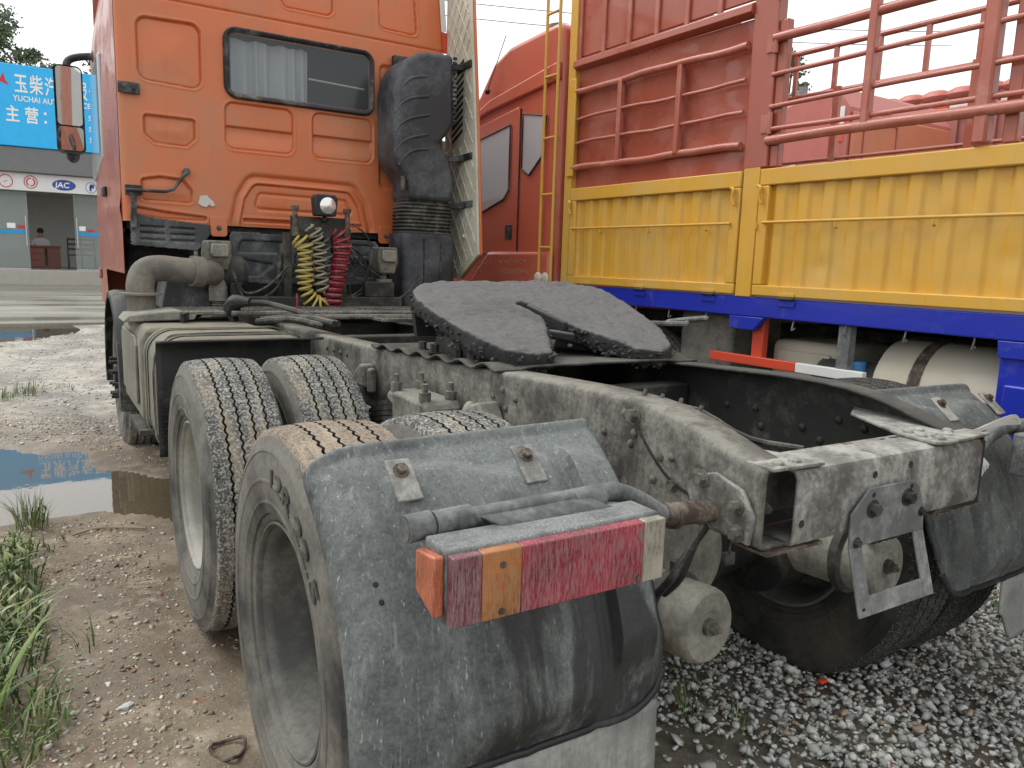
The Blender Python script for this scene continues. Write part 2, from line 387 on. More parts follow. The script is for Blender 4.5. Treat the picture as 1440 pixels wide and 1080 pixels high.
def m_lens(name, c, dust, amt):
    n = NT(name); st = n.noise(1, 8, .8, n.mapped((300, 300, 40))); w = n.noise(9, 6, .65); g = n.noise(330, 3, .6)
    base = n.mix(n.ramp(w, .35, .65), tuple(x*.45 for x in c), tuple(min(1, x*1.25) for x in c))
    m = n.math('MULTIPLY', n.ramp(st, .50-amt*.12, .64-amt*.10), n.ramp(n.noise(6, 5, .6), .28, .62, .25, .85))
    m = n.math('MAXIMUM', m, n.ramp(g, .60, .68, 0, .45))
    return n.set(color=n.mix(m, base, dust), rough=n.ramp(m, 0, .6, .18, .8), coat=.2)
M['lens_red'] = m_lens('red_lens', (.32, .020, .045), lin(150, 120, 120), .5)
M['lens_plum'] = m_lens('plum_lens', (.15, .03, .045), lin(140, 122, 122), .6)
M['lens_amber'] = m_lens('amber_lens', (.38, .13, .03), lin(150, 122, 96), .5)
M['lens_clear'] = m_lens('clear_lens', (.36, .34, .28), lin(164, 158, 140), .6)
M['marker'] = m_lens('amber_marker', (.42, .10, .045), lin(180, 128, 104), .3)
M['housing'] = dirty('light_housing', (.06, .063, .063), .5, dust=lin(122, 125, 123), amt=.58, dscale=8, top=.2, specks=lin(168, 170, 168), sp_amt=.05, sp_scale=260, bump=.2)
M['tubegrey'] = dirty('grimy_tube', (.05, .052, .052), .5, dust=lin(122, 125, 124), amt=.5, dscale=9, top=.3, rust=lin(48, 46, 42), r_amt=.2, r_scale=10, bump=.25)
M['chrome'] = NT('mirror_glass').set(color=(.8, .8, .8), metal=1., rough=.03)
def m_glass(name, c=(.03, .035, .035), rough=.05, alpha=1.):
    return NT(name).set(color=c, rough=rough, spec=.8, alpha=alpha)
M['cabglass'] = m_glass('dusty_cab_glass', (.13, .14, .145), .12, .38)
M['carglass'] = m_glass('side_glass', (.47, .52, .55), .03)  # pale base colour stands in for sky reflected in the panes
M['curtain'] = plain('white_curtain', (.52, .58, .62), .8)
M['inside'] = plain('cab_interior', (.03, .035, .04), .8)
M['lampglass'] = NT('lamp_glass').set(color=(.75, .75, .72), rough=.12, metal=.6)
M['white'] = plain('white_paint', (.72, .72, .70), .45)
M['redpaint'] = dirty('red_brown_paint', (.35, .084, .050), .27, dust=(.40, .14, .095), amt=.3, dscale=1.6, rust=(.24, .06, .04), r_amt=.05, r_scale=3, bump=.03, coat=.35, vary=.14)
M['redbar'] = dirty('red_tube_paint', (.40, .112, .075), .34, dust=(.46, .2, .15), amt=.3, dscale=5, rust=(.22, .07, .05), r_amt=.0, r_scale=9, bump=.05, coat=.25)
M['redcab'] = dirty('red_cab_paint', (.54, .130, .072), .30, dust=(.52, .19, .12), amt=.2, dscale=2, bump=.03, coat=.4, vary=.08)
M['yellow'] = dirty('yellow_paint', (.63, .345, .042), .42, dust=(.56, .36, .10), amt=.36, dscale=2, rust=(.36, .22, .06), r_amt=.0, r_scale=5, streak=(.46, .26, .05), st_amt=.1, bump=.04, coat=.12, vary=.10)
M['blue'] = dirty('blue_paint', (.012, .026, .36), .38, dust=lin(80, 86, 150), amt=.12, dscale=3, bump=.04, coat=.2)
M['redwarn'] = plain('red_guard_paint', (.62, .07, .03), .45)
M['beige'] = dirty('beige_tank', (.52, .48, .39), .5, dust=lin(188, 180, 160), amt=.4, dscale=4, bump=.08)
M['pink_far'] = plain('faded_red_paint', (.46, .13, .10), .45)
M['orange_far'] = plain('faded_orange_paint', (.55, .17, .08), .45)
M['box_far'] = plain('faded_box_red', (.36, .12, .10), .5)
# ================================================================== THE SETTING
SLOPE = .0206
POND = [(-3.6, 4.75), (-2.0, 4.62), (-1.55, 4.3), (-1.3, 3.75), (-.95, 3.45), (-.45, 3.1), (-.5, 2.6), (-1.0, 2.42), (-1.22, 2.72), (-1.45, 2.98), (-1.95, 2.9), (-3.6, 3.0)]
POND2 = [(-9, 10.5), (-2.3, 10.7), (-1.6, 11.4), (-.9, 12.4), (-.7, 12.75), (-9, 12.75)]
def wl1(x, y): return SLOPE*(y-2.9)
def G0(x, y):
    m = np.maximum(1-sst(-1.6, -1.2, x), sst(5.3, 7.5, y))
    return SLOPE*np.maximum(0, y-2.9)*m
def ground_z(x, y):
    x = np.asarray(x, float); y = np.asarray(y, float)
    near = 1-sst(9, 14, np.hypot(x, y-2))
    z = G0(x, y)+near*(fbm(x*1.1, y*1.1, 3, 3)*.030+fbm(x*7, y*7, 4, 9)*.020+fbm(x*30, y*30, 2, 19)*.008)-.006*near
    # wheel tracks pressed into the mud beside and under the tyres
    tr = np.exp(-((x+1.16)/.17)**2)*(1-sst(4.5, 6, y))*near
    z = z-tr*.014+tr*.004*np.sin(y*70+np.sin(x*40))
    wob = fbm(x*2.6, y*2.6, 3, 31)*.42
    for poly, wl in ((POND, wl1(x, y)), (POND2, G0(x, y))):
        s = psdf(x, y, poly)+wob
        z = np.where(s < 0, np.minimum(z, wl-.002-.03*sst(0, -.22, s)), np.where(s < .5, np.maximum(z, wl+.003+.006*sst(0, .2, s)+fbm(x*14, y*14, 3, 77)*.010), z))
    return z
def axis_vals(lo, hi, step, far):
    a = list(np.arange(lo, hi+1e-6, step)); d = step
    b = [a[-1]]; 
    while b[-1] < far: d *= 1.22; b.append(b[-1]+d)
    d = step; c = [a[0]]
    while c[-1] > -far: d *= 1.22; c.append(c[-1]-d)
    return np.array(c[1:][::-1]+a+b[1:])
def m_ground():
    n = NT('wet_sandy_ground'); n1 = n.noise(1.3, 6, .6); n2 = n.noise(9, 7, .7); f = n.noise(60, 6, .7); y = n.axis('Y'); x = n.axis('X')
    col = n.mix(n.ramp(n1, .38, .62), lin(104, 93, 78), lin(146, 132, 112))
    col = n.mix(n.ramp(n2, .5, .68, 0, .8), col, lin(176, 164, 144))
    far = n.math('MULTIPLY', n.ramp(n.math('ADD', y, n.math('MULTIPLY', n1, 3)), 5.5, 8.0), 1.)
    col = n.mix(far, col, n.mix(n.ramp(n2, .35, .65), lin(150, 144, 132), lin(186, 182, 172)))
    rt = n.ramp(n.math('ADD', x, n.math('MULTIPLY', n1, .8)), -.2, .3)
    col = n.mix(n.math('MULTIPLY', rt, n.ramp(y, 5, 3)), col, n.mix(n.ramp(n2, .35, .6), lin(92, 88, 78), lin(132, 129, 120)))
    moss = n.math('MULTIPLY', n.ramp(n.noise(2.3, 5, .6), .55, .68, 0, .6), n.ramp(n.noise(40, 4), .4, .6)); col = n.mix(moss, col, lin(92, 96, 58))
    br = n.math('MULTIPLY', n.ramp(n.noise(3.1, 3), .56, .66), n.ramp(n.noise(26, 4), .5, .6, 0, .6)); col = n.mix(br, col, lin(146, 96, 78))
    col = n.mix(n.ramp(n.voro(70), .12, .3, .45, 0), col, lin(196, 190, 176))
    wet = n.ramp(n.noise(1.7, 6, .6), .42, .56); n.bump(f, .45, .012)
    return n.set(color=n.mix(n.math('MULTIPLY', wet, .5), col, lin(78, 64, 48)), rough=n.math('SUBTRACT', .92, n.math('MULTIPLY', wet, .45)), spec=.4)
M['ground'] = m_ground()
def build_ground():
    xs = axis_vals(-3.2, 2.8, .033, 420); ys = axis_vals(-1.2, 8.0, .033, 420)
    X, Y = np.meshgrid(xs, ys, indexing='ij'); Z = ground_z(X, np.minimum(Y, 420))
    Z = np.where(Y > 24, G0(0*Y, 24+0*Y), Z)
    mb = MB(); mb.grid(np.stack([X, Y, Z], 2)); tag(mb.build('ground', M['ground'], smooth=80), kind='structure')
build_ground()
_gx = np.arange(-4.2, 3.6, .03); _gy = np.arange(-1.8, 13.2, .03); _GZ = ground_z(*np.meshgrid(_gx, _gy, indexing='ij'))
def gz(x, y):
    i = min(max((x+4.2)/.03, 0), len(_gx)-1.001); j = min(max((y+1.8)/.03, 0), len(_gy)-1.001); a = int(i); b = int(j); f = i-a; g = j-b
    return float((_GZ[a, b]*(1-f)+_GZ[a+1, b]*f)*(1-g)+(_GZ[a, b+1]*(1-f)+_GZ[a+1, b+1]*f)*g)
def m_water(name, c, bump):
    n = NT(name); n.bump(n.noise(7, 3, .5), bump, .01); return n.set(color=c, rough=.015, ior=1.5, spec=1.0)
M['water'] = m_water('muddy_water', (.115, .090, .058), .03)
M['water2'] = m_water('road_puddle_water', (.07, .06, .045), .05)
def build_water():
    for poly, wl, mt in ((POND, wl1, 'water'), (POND2, G0, 'water2')):
        P = np.array(poly); c = P.mean(0); mb = MB(); lo = P.min(0)-.25; hi = P.max(0)+.25
        xs = np.linspace(lo[0], hi[0], 40); ys = np.linspace(lo[1], hi[1], 40); X, Y = np.meshgrid(xs, ys, indexing='ij')
        s = psdf(X, Y, poly); Z = np.where(s > .3, -.2, 0)+wl(X, Y); mb.grid(np.stack([X, Y, Z], 2))
        tag(mb.build('puddle_water', M[mt]), kind='structure')
build_water()
def m_road():
    n = NT('wet_concrete_road'); a = n.noise(.9, 6, .6, n.mapped((.35, 1.6, 1))); f = n.noise(22, 6, .7)
    col = n.mix(n.ramp(a, .35, .65), lin(112, 107, 94), lin(146, 141, 127)); col = n.mix(n.ramp(f, .5, .7, 0, .4), col, lin(180, 174, 160))
    n.bump(f, .15, .006); return n.set(color=col, rough=n.ramp(a, .38, .62, .16, .62), spec=.5)
M['road'] = m_road()
def build_road():
    xs = np.concatenate([np.linspace(-120, -12, 10), np.linspace(-10, 10, 60), np.linspace(12, 120, 10)])
    edge = 12.85+fbm(xs*1.5, 0*xs, 3, 5)*.25
    rows = []
    for k, t in enumerate([0, .001, .03, .12, .35, .7, 1]):
        y = edge+(23.2-edge)*t; z = G0(xs*0, y)+(-.10 if k == 0 else .045); rows.append(np.stack([xs, y, z], 1))
    mb = MB(); mb.grid(np.stack(rows, 1)); tag(mb.build('road', M['road'], smooth=25), kind='structure')
build_road()

# ---- loose stones (one mass each)
def rock_bank(k=36, npt=11, seed=3):
    r = np.random.default_rng(seed); out = []
    for _ in range(k):
        bm = bmesh.new(); p = r.normal(size=(npt, 3)); p /= np.linalg.norm(p, axis=1, keepdims=True); p *= r.uniform(.75, 1.05, (npt, 1)); p *= np.array([1, r.uniform(.65, 1), r.uniform(.45, .8)])
        for q in p: bm.verts.new(q)
        res = bmesh.ops.convex_hull(bm, input=bm.verts); 
        bmesh.ops.delete(bm, geom=[g for g in res['geom_interior'] if isinstance(g, bmesh.types.BMVert)], context='VERTS')
        bm.verts.index_update(); out.append((np.array([v.co[:] for v in bm.verts]), np.array([[v.index for v in f.verts] for f in bm.faces]))); bm.free()
    return out
ROCKS = rock_bank()
def scatter(name, pts, sizes, mats, flat=1., lift=.2, seed=5, label=None):
    r = np.random.default_rng(seed); VV = []; FF = []; MI = []; b = 0
    for (x, y, z), s in zip(pts, sizes):
        V, F = ROCKS[r.integers(len(ROCKS))]; a = r.uniform(0, 6.283, 3)
        ca, sa = math.cos(a[0]), math.sin(a[0]); cb, sb = math.cos(a[1]*.15), math.sin(a[1]*.15)
        W = V*np.array([1, 1, flat])*s; W = W @ np.array([[1, 0, 0], [0, cb, sb], [0, -sb, cb]]) @ np.array([[ca, sa, 0], [-sa, ca, 0], [0, 0, 1]])
        VV.append(W+np.array([x, y, z+s*lift])); FF.append(F+b); MI.append(np.full(len(F), r.integers(len(mats)))); b += len(V)
    V = np.concatenate(VV); F = np.concatenate(FF); me = bpy.data.meshes.new(name)
    me.vertices.add(len(V)); me.vertices.foreach_set('co', V.ravel()); me.loops.add(F.size); me.loops.foreach_set('vertex_index', F.ravel().astype(np.int32))
    me.polygons.add(len(F)); me.polygons.foreach_set('loop_start', np.arange(0, F.size, 3, dtype=np.int32)); me.update(calc_edges=True)
    for m in mats: me.materials.append(m)
    me.polygons.foreach_set('material_index', np.concatenate(MI).astype(np.int32)); me.update()
    o = bpy.data.objects.new(name, me); COL.objects.link(o); return tag(o, label, None, None, 'stuff')
def m_stone(name, c): return dirty(name, c, .75, dust=tuple(min(1, x*1.35) for x in c), amt=.45, dscale=25, bump=.4, bscale=120, vary=.3)
ST = [m_stone('stone_grey', lin(165, 166, 161)), m_stone('stone_dark', lin(140, 141, 136)), m_stone('stone_pale', lin(192, 192, 185)), m_stone('stone_mid', lin(158, 158, 152)), m_stone('stone_grey_blue', lin(180, 182, 179)), m_stone('stone_tan', lin(150, 134, 116))]
def build_stones():
    r = np.random.default_rng(11)
    def pick(n, x0, x1, y0, y1, dens):
        x = r.uniform(x0, x1, n); y = r.uniform(y0, y1, n); k = r.random(n) < dens(x, y); return x[k], y[k]
    d1 = lambda x, y: sst(-.55, .15, x+.25*np.sin(y*5)+.35*(y+.3))*sst(-1.35, -.75, y+.21*(x-.3)+.12*np.sin(x*9))*np.where(y > 1, .5, 1)
    x, y = pick(42000, -.75, 3.2, -1.35, 1.9, d1)
    P = [(a, b, gz(a, b)+c) for a, b, c in zip(x, y, r.uniform(0, .03, len(x))*d1(x, y))]; S = r.choice([.007, .010, .014, .018, .023, .030], len(x), p=[.24, .26, .27, .16, .06, .01])*r.uniform(.85, 1.2, len(x))
    scatter('gravel', P, S, [ST[i] for i in (0, 1, 2, 3, 4, 0, 3, 2, 4, 0, 3, 4, 2, 0, 1, 4, 0, 5)], .85, .35, 21, 'grey crushed stone gravel spread under and behind the truck')
    d2 = lambda x, y: np.where(psdf(x, y, POND) < .12, 0, vnoise(x*3, y*3, 41)*1.1*(1-.85*np.exp(-((x+1.16)/.16)**2)))
    x, y = pick(24000, -2.7, -.85, .1, 5.6, d2); P = [(a, b, gz(a, b)) for a, b in zip(x, y)]; S = r.choice([.004, .006, .009, .012, .017], len(x), p=[.34, .28, .2, .12, .06])*r.uniform(.8, 1.3, len(x))
    sandy = [m_stone('pebble_tan', lin(168, 152, 130)), m_stone('pebble_grey', lin(150, 144, 132)), m_stone('pebble_brick', lin(140, 104, 86)), m_stone('pebble_pale', lin(190, 184, 170)), m_stone('pebble_grit', lin(128, 114, 96)), ST[0]]
    scatter('pebbles', P, S, [sandy[i] for i in (0, 1, 3, 4, 5, 0, 1, 4, 3, 0, 1, 2)], .6, .10, 22, 'small pebbles and brick chips trodden into the sandy path')
    d3 = lambda x, y: np.where((psdf(x, y, POND) < .1) | (psdf(x, y, POND2) < .1), 0, .35+.65*vnoise(x*1.7, y*1.7, 43))
    x, y = pick(6500, -3.6, .1, 4.6, 12.6, d3); P = [(a, b, gz(a, b)) for a, b in zip(x, y)]
    scatter('far_gravel', P, r.uniform(.008, .022, len(x)), [ST[0], ST[2], ST[4], sandy[1], sandy[3]], .7, .15, 23, 'pale grey gravel between the puddle and the concrete road')
build_stones()

# ---- grass and weeds
def blade(mb, p, ang, h, w, bend, mi=0, k=5):
    d = np.array([math.cos(ang), math.sin(ang), 0]); s = np.array([-d[1], d[0], 0]); V = []
    for i in range(k+1):
        t = i/k; c = np.array(p)+d*bend*h*t*t+np.array([0, 0, 1])*h*(t-.35*bend*t*t); ww = w*(1-t**1.6)*(.6+.8*t if t < .4 else 1)
        V += [c-s*ww/2, c+s*ww/2]
    mb.add(V, [(2*i, 2*i+1, 2*i+3, 2*i+2) for i in range(k)], mi)
def m_leaf(name, c, c2):
    n = NT(name); col = n.mix(n.noise(3, 4), c, c2); n.set(color=col, rough=.5, spec=.35)
    n.b.inputs['Subsurface Weight'].default_value = 0; return n.mat
GR = [m_leaf('grass_green', (.11, .17, .04), (.16, .22, .06)), m_leaf('grass_pale', (.22, .26, .11), (.27, .29, .14)), m_leaf('grass_deep', (.05, .09, .03), (.08, .13, .04)), m_leaf('grass_straw', (.34, .30, .16), (.28, .24, .13))]
def leafy(mb, p, r, n, h, s):
    """broad-leaved weed: stalks with leaf pairs"""
    for _ in range(n):
        a = r.uniform(0, 6.28); q = np.array(p)+np.array([math.cos(a), math.sin(a), 0])*r.uniform(0, s)
        hh = h*r.uniform(.5, 1.1); tip = q+np.array([math.cos(a)*hh*.35, math.sin(a)*hh*.35, hh]); mb.tube([q, (q+tip)/2+[0, 0, .01], tip], [.003, .0025, .0015], 4, mi=2)
        for k in range(5):
            t = .3+.7*k/5; c = q+(tip-q)*t; a2 = a+k*2.4; blade(mb, c, a2, hh*.32, hh*.14, 1.1, int(r.integers(0, 3)), 4)
def tuft(name, x, y, n, h, spread, seed, label, w=.006, leafn=0):
    r = np.random.default_rng(seed); mb = MB(); z = gz(x, y)-.005
    for _ in range(n):
        a = r.uniform(0, 6.283); d = spread*math.sqrt(r.random()); px, py = x+d*math.cos(a), y+d*math.sin(a)
        blade(mb, (px, py, gz(px, py)-.005), a+r.normal(0, .7), h*r.uniform(.5, 1.15), w*r.uniform(.7, 1.3), r.uniform(.1, .8), int(r.choice(4, p=[.4, .25, .25, .1])))
    if leafn: leafy(mb, (x, y, z), r, leafn, h*.8, spread)
    return tag(mb.build(name, GR, smooth=60), label, 'grass', 'grass tufts and weeds on the sandy ground')
tuft('grass_tuft', -1.80, 2.80, 120, .24, .09, 1, 'wispy grass tuft at the near edge of the puddle', .005, 2)
tuft('grass_tuft', -1.83, 6.75, 70, .17, .14, 2, 'small yellowish grass tuft on the gravel beyond the puddle, nearer the truck', .007)
tuft('grass_tuft', -2.06, 6.55, 60, .15, .13, 3, 'small grass tuft beyond the puddle at the left picture edge', .007)
tuft('grass_tuft', -1.52, 6.95, 22, .09, .10, 4, 'sparse low grass sprig on the gravel closest to the front wheel', .006)
tuft('grass_tuft', -2.22, 5.35, 120, .20, .20, 5, 'grass clump just above the puddle at the left picture edge', .008)
tuft('grass_tuft', .05, -.16, 26, .20, .05, 6, 'thin upright grass growing in the gravel beside the brake chamber', .004)
tuft('grass_tuft', .13, -.33, 30, .11, .10, 7, 'short thin grass in muddy gravel at the bottom of the picture', .004)
tuft('green_weed', 1.55, .02, 8, .08, .05, 8, 'small bright green weed in gravel behind the right rear wheel', .006, 5)
tuft('green_weed', 1.86, -.27, 14, .11, .07, 9, 'bright green weed in gravel at the right picture edge', .006, 7)
def verge():
    r = np.random.default_rng(17); mb = MB()
    for _ in range(820):
        y = r.uniform(.35, 2.55); x = -1.70-.09*math.sin(y*4)+.05*math.sin(y*11)-.03-abs(r.normal(0, .20))
        if r.random() > 1.5*float(vnoise(x*4, y*4, 51))-.25: continue
        a = r.uniform(0, 6.283); h = r.uniform(.03, .15)*(1.25-.15*y)
        blade(mb, (x, y, gz(x, y)-.006), a, h, r.uniform(.004, .011), r.uniform(.2, 1.), int(r.choice(4, p=[.42, .25, .25, .08])))
    for _ in range(70):
        y = r.uniform(.6, 2.5); x = -1.78-abs(r.normal(0, .14)); leafy(mb, (x, y, gz(x, y)), r, 3, r.uniform(.09, .2), .05)
    for _ in range(16):      # long arching blades
        y = r.uniform(.5, 1.5); x = -1.85-abs(r.normal(0, .1)); blade(mb, (x, y, 0), r.uniform(-1.2, 1.6), r.uniform(.25, .42), r.uniform(.010, .020), r.uniform(.6, 1.1), int(r.choice(3)), 8)
    tag(mb.build('grass_verge', GR, smooth=60), 'weedy green grass verge along the left edge of the path', None, None, 'stuff')
verge()

# ---- trees
BARK = dirty('bark', (.06, .05, .038), .85, dust=(.12, .11, .09), amt=.4, dscale=8, bump=.5)
LEAFS = [m_leaf('leaf_a', (.075, .11, .055), (.10, .14, .07)), m_leaf('leaf_b', (.10, .13, .075), (.12, .155, .09)), m_leaf('leaf_c', (.055, .085, .045), (.075, .105, .055))]  # greens lightened so the leaf colour itself carries the distance haze
def tree(name, base, h, crown, n, seed, label, leaf=.13, clumps=26):
    r = np.random.default_rng(seed); t = thing(name, label, 'tree', base, 0, 'trees behind the yard'); mb = MB(); cl = []
    top = np.array([r.normal(0, .2), r.normal(0, .2), h*.8]); mb.tube(spline([(0, 0, -.2), (0.1, 0, h*.3), top*.7, top], 14), np.linspace(.024*h, .006*h, 14), 8)
    for k in range(clumps):
        a = r.uniform(0, 6.283); zz = h*r.uniform(.38, .98); f = math.sin(max(.12, min(1, (zz/h-.3)/.72))*math.pi)**.6
        c = np.array([math.cos(a)*crown*f*r.uniform(.25, 1), math.sin(a)*crown*f*r.uniform(.25, 1), zz]); cl.append(c)
        s0 = np.array([0, 0, zz*.62]); mb.tube(spline([s0, s0*.5+c*.5+[0, 0, -.15], c], 7), np.linspace(.008*h, .002*h, 7), 5)
    mb.build('trunk', BARK, t); lb = MB(); V = []; F = []; MI = []; b = 0
    for k, c in enumerate(cl):
        rad = crown*r.uniform(.22, .42)
        for _ in range(n//clumps):
            d = r.normal(size=3); d /= np.linalg.norm(d); p = c+d*rad*r.uniform(.3, 1.)**.6*np.array([1, 1, .75]); u = r.normal(size=3); u /= np.linalg.norm(u); w = np.cross(u, r.normal(size=3)); w /= np.linalg.norm(w)+1e-9
            L = leaf*r.uniform(.6, 1.2); V += [p-u*L/2, p+w*L*.3, p+u*L/2, p-w*L*.3]; F.append((b, b+1, b+2, b+3)); MI.append(k % 3); b += 4
    lb.add(V, F); lb.m = MI; o = lb.build('crown', LEAFS, t, smooth=0); return t
tree('leafy_tree', (-3.6, 62, .4), 17.0, 4.0, 15000, 1, 'tall leafy tree behind the blue shop sign at the left edge', .30, 46)
tree('leafy_tree', (-.4, 62, .4), 14.6, 2.6, 7000, 2, 'lower leafy tree behind the shop sign, left of the mirror', .30, 34)
tree('leafy_tree', (3.4, 62, .4), 14.4, 2.4, 5000, 3, 'leafy tree top between mirror and orange cab', .30, 30)
# ================================================================== SHOP ACROSS THE ROAD
def build_shop():
    Y0 = 24.0; t = thing('shop_building', 'glass-fronted truck repair shop under a bright blue sign across the road', 'building', (0, Y0, 0)); F0 = .86
    wall = plain('shop_wall', (.56, .56, .53), .8); grey = plain('grey_fascia', (.16, .165, .165), .5); wht = plain('white_board', (.72, .72, .71), .4)
    blue = plain('blue_sign', (.015, .46, .92), .35); let = plain('sign_lettering', (.85, .85, .83), .4); floor = plain('shop_floor', (.38, .36, .32), .3)
    mb = MB(); mb.box(-14, 7, 4.2, 4.4, .3, 6.2); mb.box(-14, -13.8, 0, 4.2, .3, 6.2); mb.box(6.8, 7, 0, 4.2, .3, 6.2); mb.box(-13.8, 6.8, .05, 4.2, 3.12, 3.3); mb.box(-13.8, 6.8, .05, 4.2, 6.0, 6.2); mb.box(-13.8, 6.8, .05, .2, 3.3, 6.0); mb.build('wall', wall, t)
    MB().box(-14, 7, -.8, 4.2, .2, F0).build('floor_slab', floor, t, bevel=.02)
    MB().box(-14.2, 7.2, -.35, .04, 3.50, 4.16).build('fascia', grey, t, bevel=.02)
    MB().box(-14, 7, -.16, .0, 3.02, 3.495).build('logo_board', wht, t, bevel=.01)
    MB().box(-14, 7, -.40, -.15, 4.17, 6.30).build('sign_board', blue, t, bevel=.02)
    u = (1, 0, 0); v = (0, 0, 1); yb = -.404
    m = MB()
    for k, ch in enumerate('玉柴汽车服务'): m = MB(); put_text(m, ch, (-1.91+.352*k, yb, 5.62), u, v, .53, .014, .60); m.build('sign_character', let, t, smooth=0)
    m = MB(); put_text(m, 'YUCHAI AUTO SERVICE', (-1.95, yb, 5.36), u, v, .205, .014, .84); m.build('sign_lettering', let, t, smooth=0); m = MB()
    for k, ch in enumerate('主营'): m = MB(); put_text(m, ch, (-2.15+.44*k, yb, 4.84), u, v, .46, .016, .72); m.build('sign_character', let, t, smooth=0)
    m = MB(); put_text(m, '：', (-1.32, yb, 4.84), u, v, .46, .014, .8); m.build('sign_character', let, t, smooth=0); m = MB()
    for k in range(3): put_text(m, '车', (-.20, yb, 5.02-.30*k), u, v, .20, .006, .72)
    m.build('sign_lettering', let, t, smooth=0)
    red = plain('emblem_red', (.55, .03, .05), .4); dbl = plain('emblem_blue', (.03, .07, .33), .4)
    def ring(mb, cx, cz, r0, r1, y=-.165, n=32, a0=0, a1=2*math.pi, sx=1.0):
        a = np.linspace(a0, a1, n); P = np.stack([np.stack([cx+sx*r*np.cos(a), np.full(n, y), cz+r*np.sin(a)], 1) for r in (r0, r1)], 1); mb.grid(P, flip=True)
    def disc(mb, cx, cz, rx, rz, y=-.164, n=32):
        a = np.arange(n)*2*math.pi/n; mb.add(np.stack([cx+rx*np.cos(a), np.full(n, y), cz+rz*np.sin(a)], 1), [tuple(range(n))])
    e = MB(); ring(e, -1.67, 3.26, .155, .18, sx=.92)
    for s in (-1, 1):     # two facing curls
        a = np.linspace(-2.0, 1.2, 16); o = np.stack([-1.67+s*(.02+.10*np.cos(a)*.9), 0*a-.165, 3.26+.115*np.sin(a)*s], 1); i = np.stack([-1.67+s*(.02+.055*np.cos(a)), 0*a-.165, 3.26+.085*np.sin(a)*s], 1); e.grid(np.stack([o, i], 1))
    e.build('round_emblem', red, t)
    e = MB(); ring(e, -2.25, 3.25, .155, .18, sx=.92); e.add([(-2.36, -.165, 3.2), (-2.2, -.165, 3.28), (-2.12, -.165, 3.36), (-2.24, -.165, 3.24)], [(0, 1, 2, 3)]); e.build('round_emblem', red, t)
    e = MB(); disc(e, -.87, 3.235, .29, .15); ov = e.build('oval_emblem', dbl, t); w = MB(); put_text(w, 'JAC', (-1.09, -.168, 3.165), u, v, .21, .02, 1.02, shear=.1); w.build('emblem_lettering', let, ov, smooth=0)
    e = MB(); ring(e, -.20, 3.215, .14, .155, sx=.9); e.box(-.24, -.19, -.166, -.164, 3.12, 3.27); e.box(-.22, -.12, -.166, -.164, 3.2, 3.31); e.build('round_emblem', dbl, t)
    e = MB(); e.add([(-2.42, yb, 5.78), (-2.20, yb, 5.92), (-2.14, yb, 6.06), (-2.10, yb, 5.88), (-2.02, yb, 5.74), (-2.2, yb, 5.80)], [(0, 5, 4, 3, 2, 1)]); e.build('sign_emblem', red, t, smooth=0)
    # glazing: fixed panes left and right of the open doorway
    gl = NT('shop_glass').set(color=(.40, .46, .44), rough=.02, spec=.6, alpha=.30)
    alu = plain('door_trim', (.55, .56, .55), .35, .6); strip = plain('blue_strip', (.02, .30, .62), .4)
    for k, (a, b) in enumerate([(-8.0, -6.1), (-6.06, -4.2), (-4.16, -2.9), (-2.86, -1.79), (-.66, .5), (.54, 2.4), (2.44, 4.6)]):
        g = MB().box(a, b, .10, .115, F0+.02, 3.0).build('glass_pane', gl, t)
        MB().box(a+.02, b-.02, .092, .098, 1.84, 1.95).build('window_strip', strip, g)
        h = MB(); h.tube([(b-.06 if k < 4 else a+.06, .06, 1.5), (b-.06 if k < 4 else a+.06, .06, 2.35)], .016, 8); h.build('handle', alu, g)
        MB().box(a, b, .085, .13, F0, F0+.02).build('bottom_trim', alu, g)
    p = MB(); p.box(-2.3, -2.1, .088, .091, 1.99, 2.13); p.box(-.55, -.38, .088, .091, 1.99, 2.12); p.build('notice', let, t)
    p = MB(); p.box(-2.06, -1.86, .088, .091, 1.99, 2.08); p.box(-.34, -.16, .088, .091, 1.97, 2.04); p.build('notice', red, t)
    # desk, person, chairs
    wood = plain('red_brown_wood', (.13, .035, .022), .4); dk = plain('dark_wood', (.03, .022, .018), .5)
    d = thing('office_desk', 'reddish wooden desk inside the shop doorway', 'desk', (-1.42, Y0+1.6, F0))
    MB().box(-.42, .42, -.28, .28, .62, .68).build('desk_top', wood, d, bevel=.008)
    MB().box(-.40, .0, -.25, .24, .02, .62).build('drawer_cabinet', wood, d, bevel=.01); MB().box(.06, .40, -.25, .24, .02, .62).build('drawer_cabinet', wood, d, bevel=.01)
    m = MB(); [m.box(-.37, -.03, -.262, -.25, .06+.19*k, .22+.19*k) for k in range(3)]; m.build('drawer_front', plain('drawer_wood', (.18, .05, .03), .4), d, bevel=.005)
    for k, (x, y) in enumerate([(-.62, 1.7), (-.25, 1.9)]):
        c = thing('wooden_chair', ('dark wooden chair in the shop doorway, right of the desk', 'dark wooden chair seen through the shop glass by the orange cab')[k], 'chair', (x, Y0+y, F0)); 
        MB().box(-.2, .2, -.2, .2, .40, .44).build('seat', dk, c); 
        for sx in (-1, 1):
            MB().box(sx*.18-.02, sx*.18+.02, -.2, -.16, 0, .40).build('leg', dk, c); MB().box(sx*.18-.02, sx*.18+.02, .16, .2, 0, .95).build('back_post', dk, c)
        for z in (.6, .75, .9): MB().box(-.16, .16, .165, .195, z-.03, z+.03).build('back_slat', dk, c)
    # person: one skinned body seated behind the desk
    pr = thing('person', 'person with dark hair in a pale shirt sitting behind the reddish desk', 'person', (-1.50, Y0+2.1, F0))
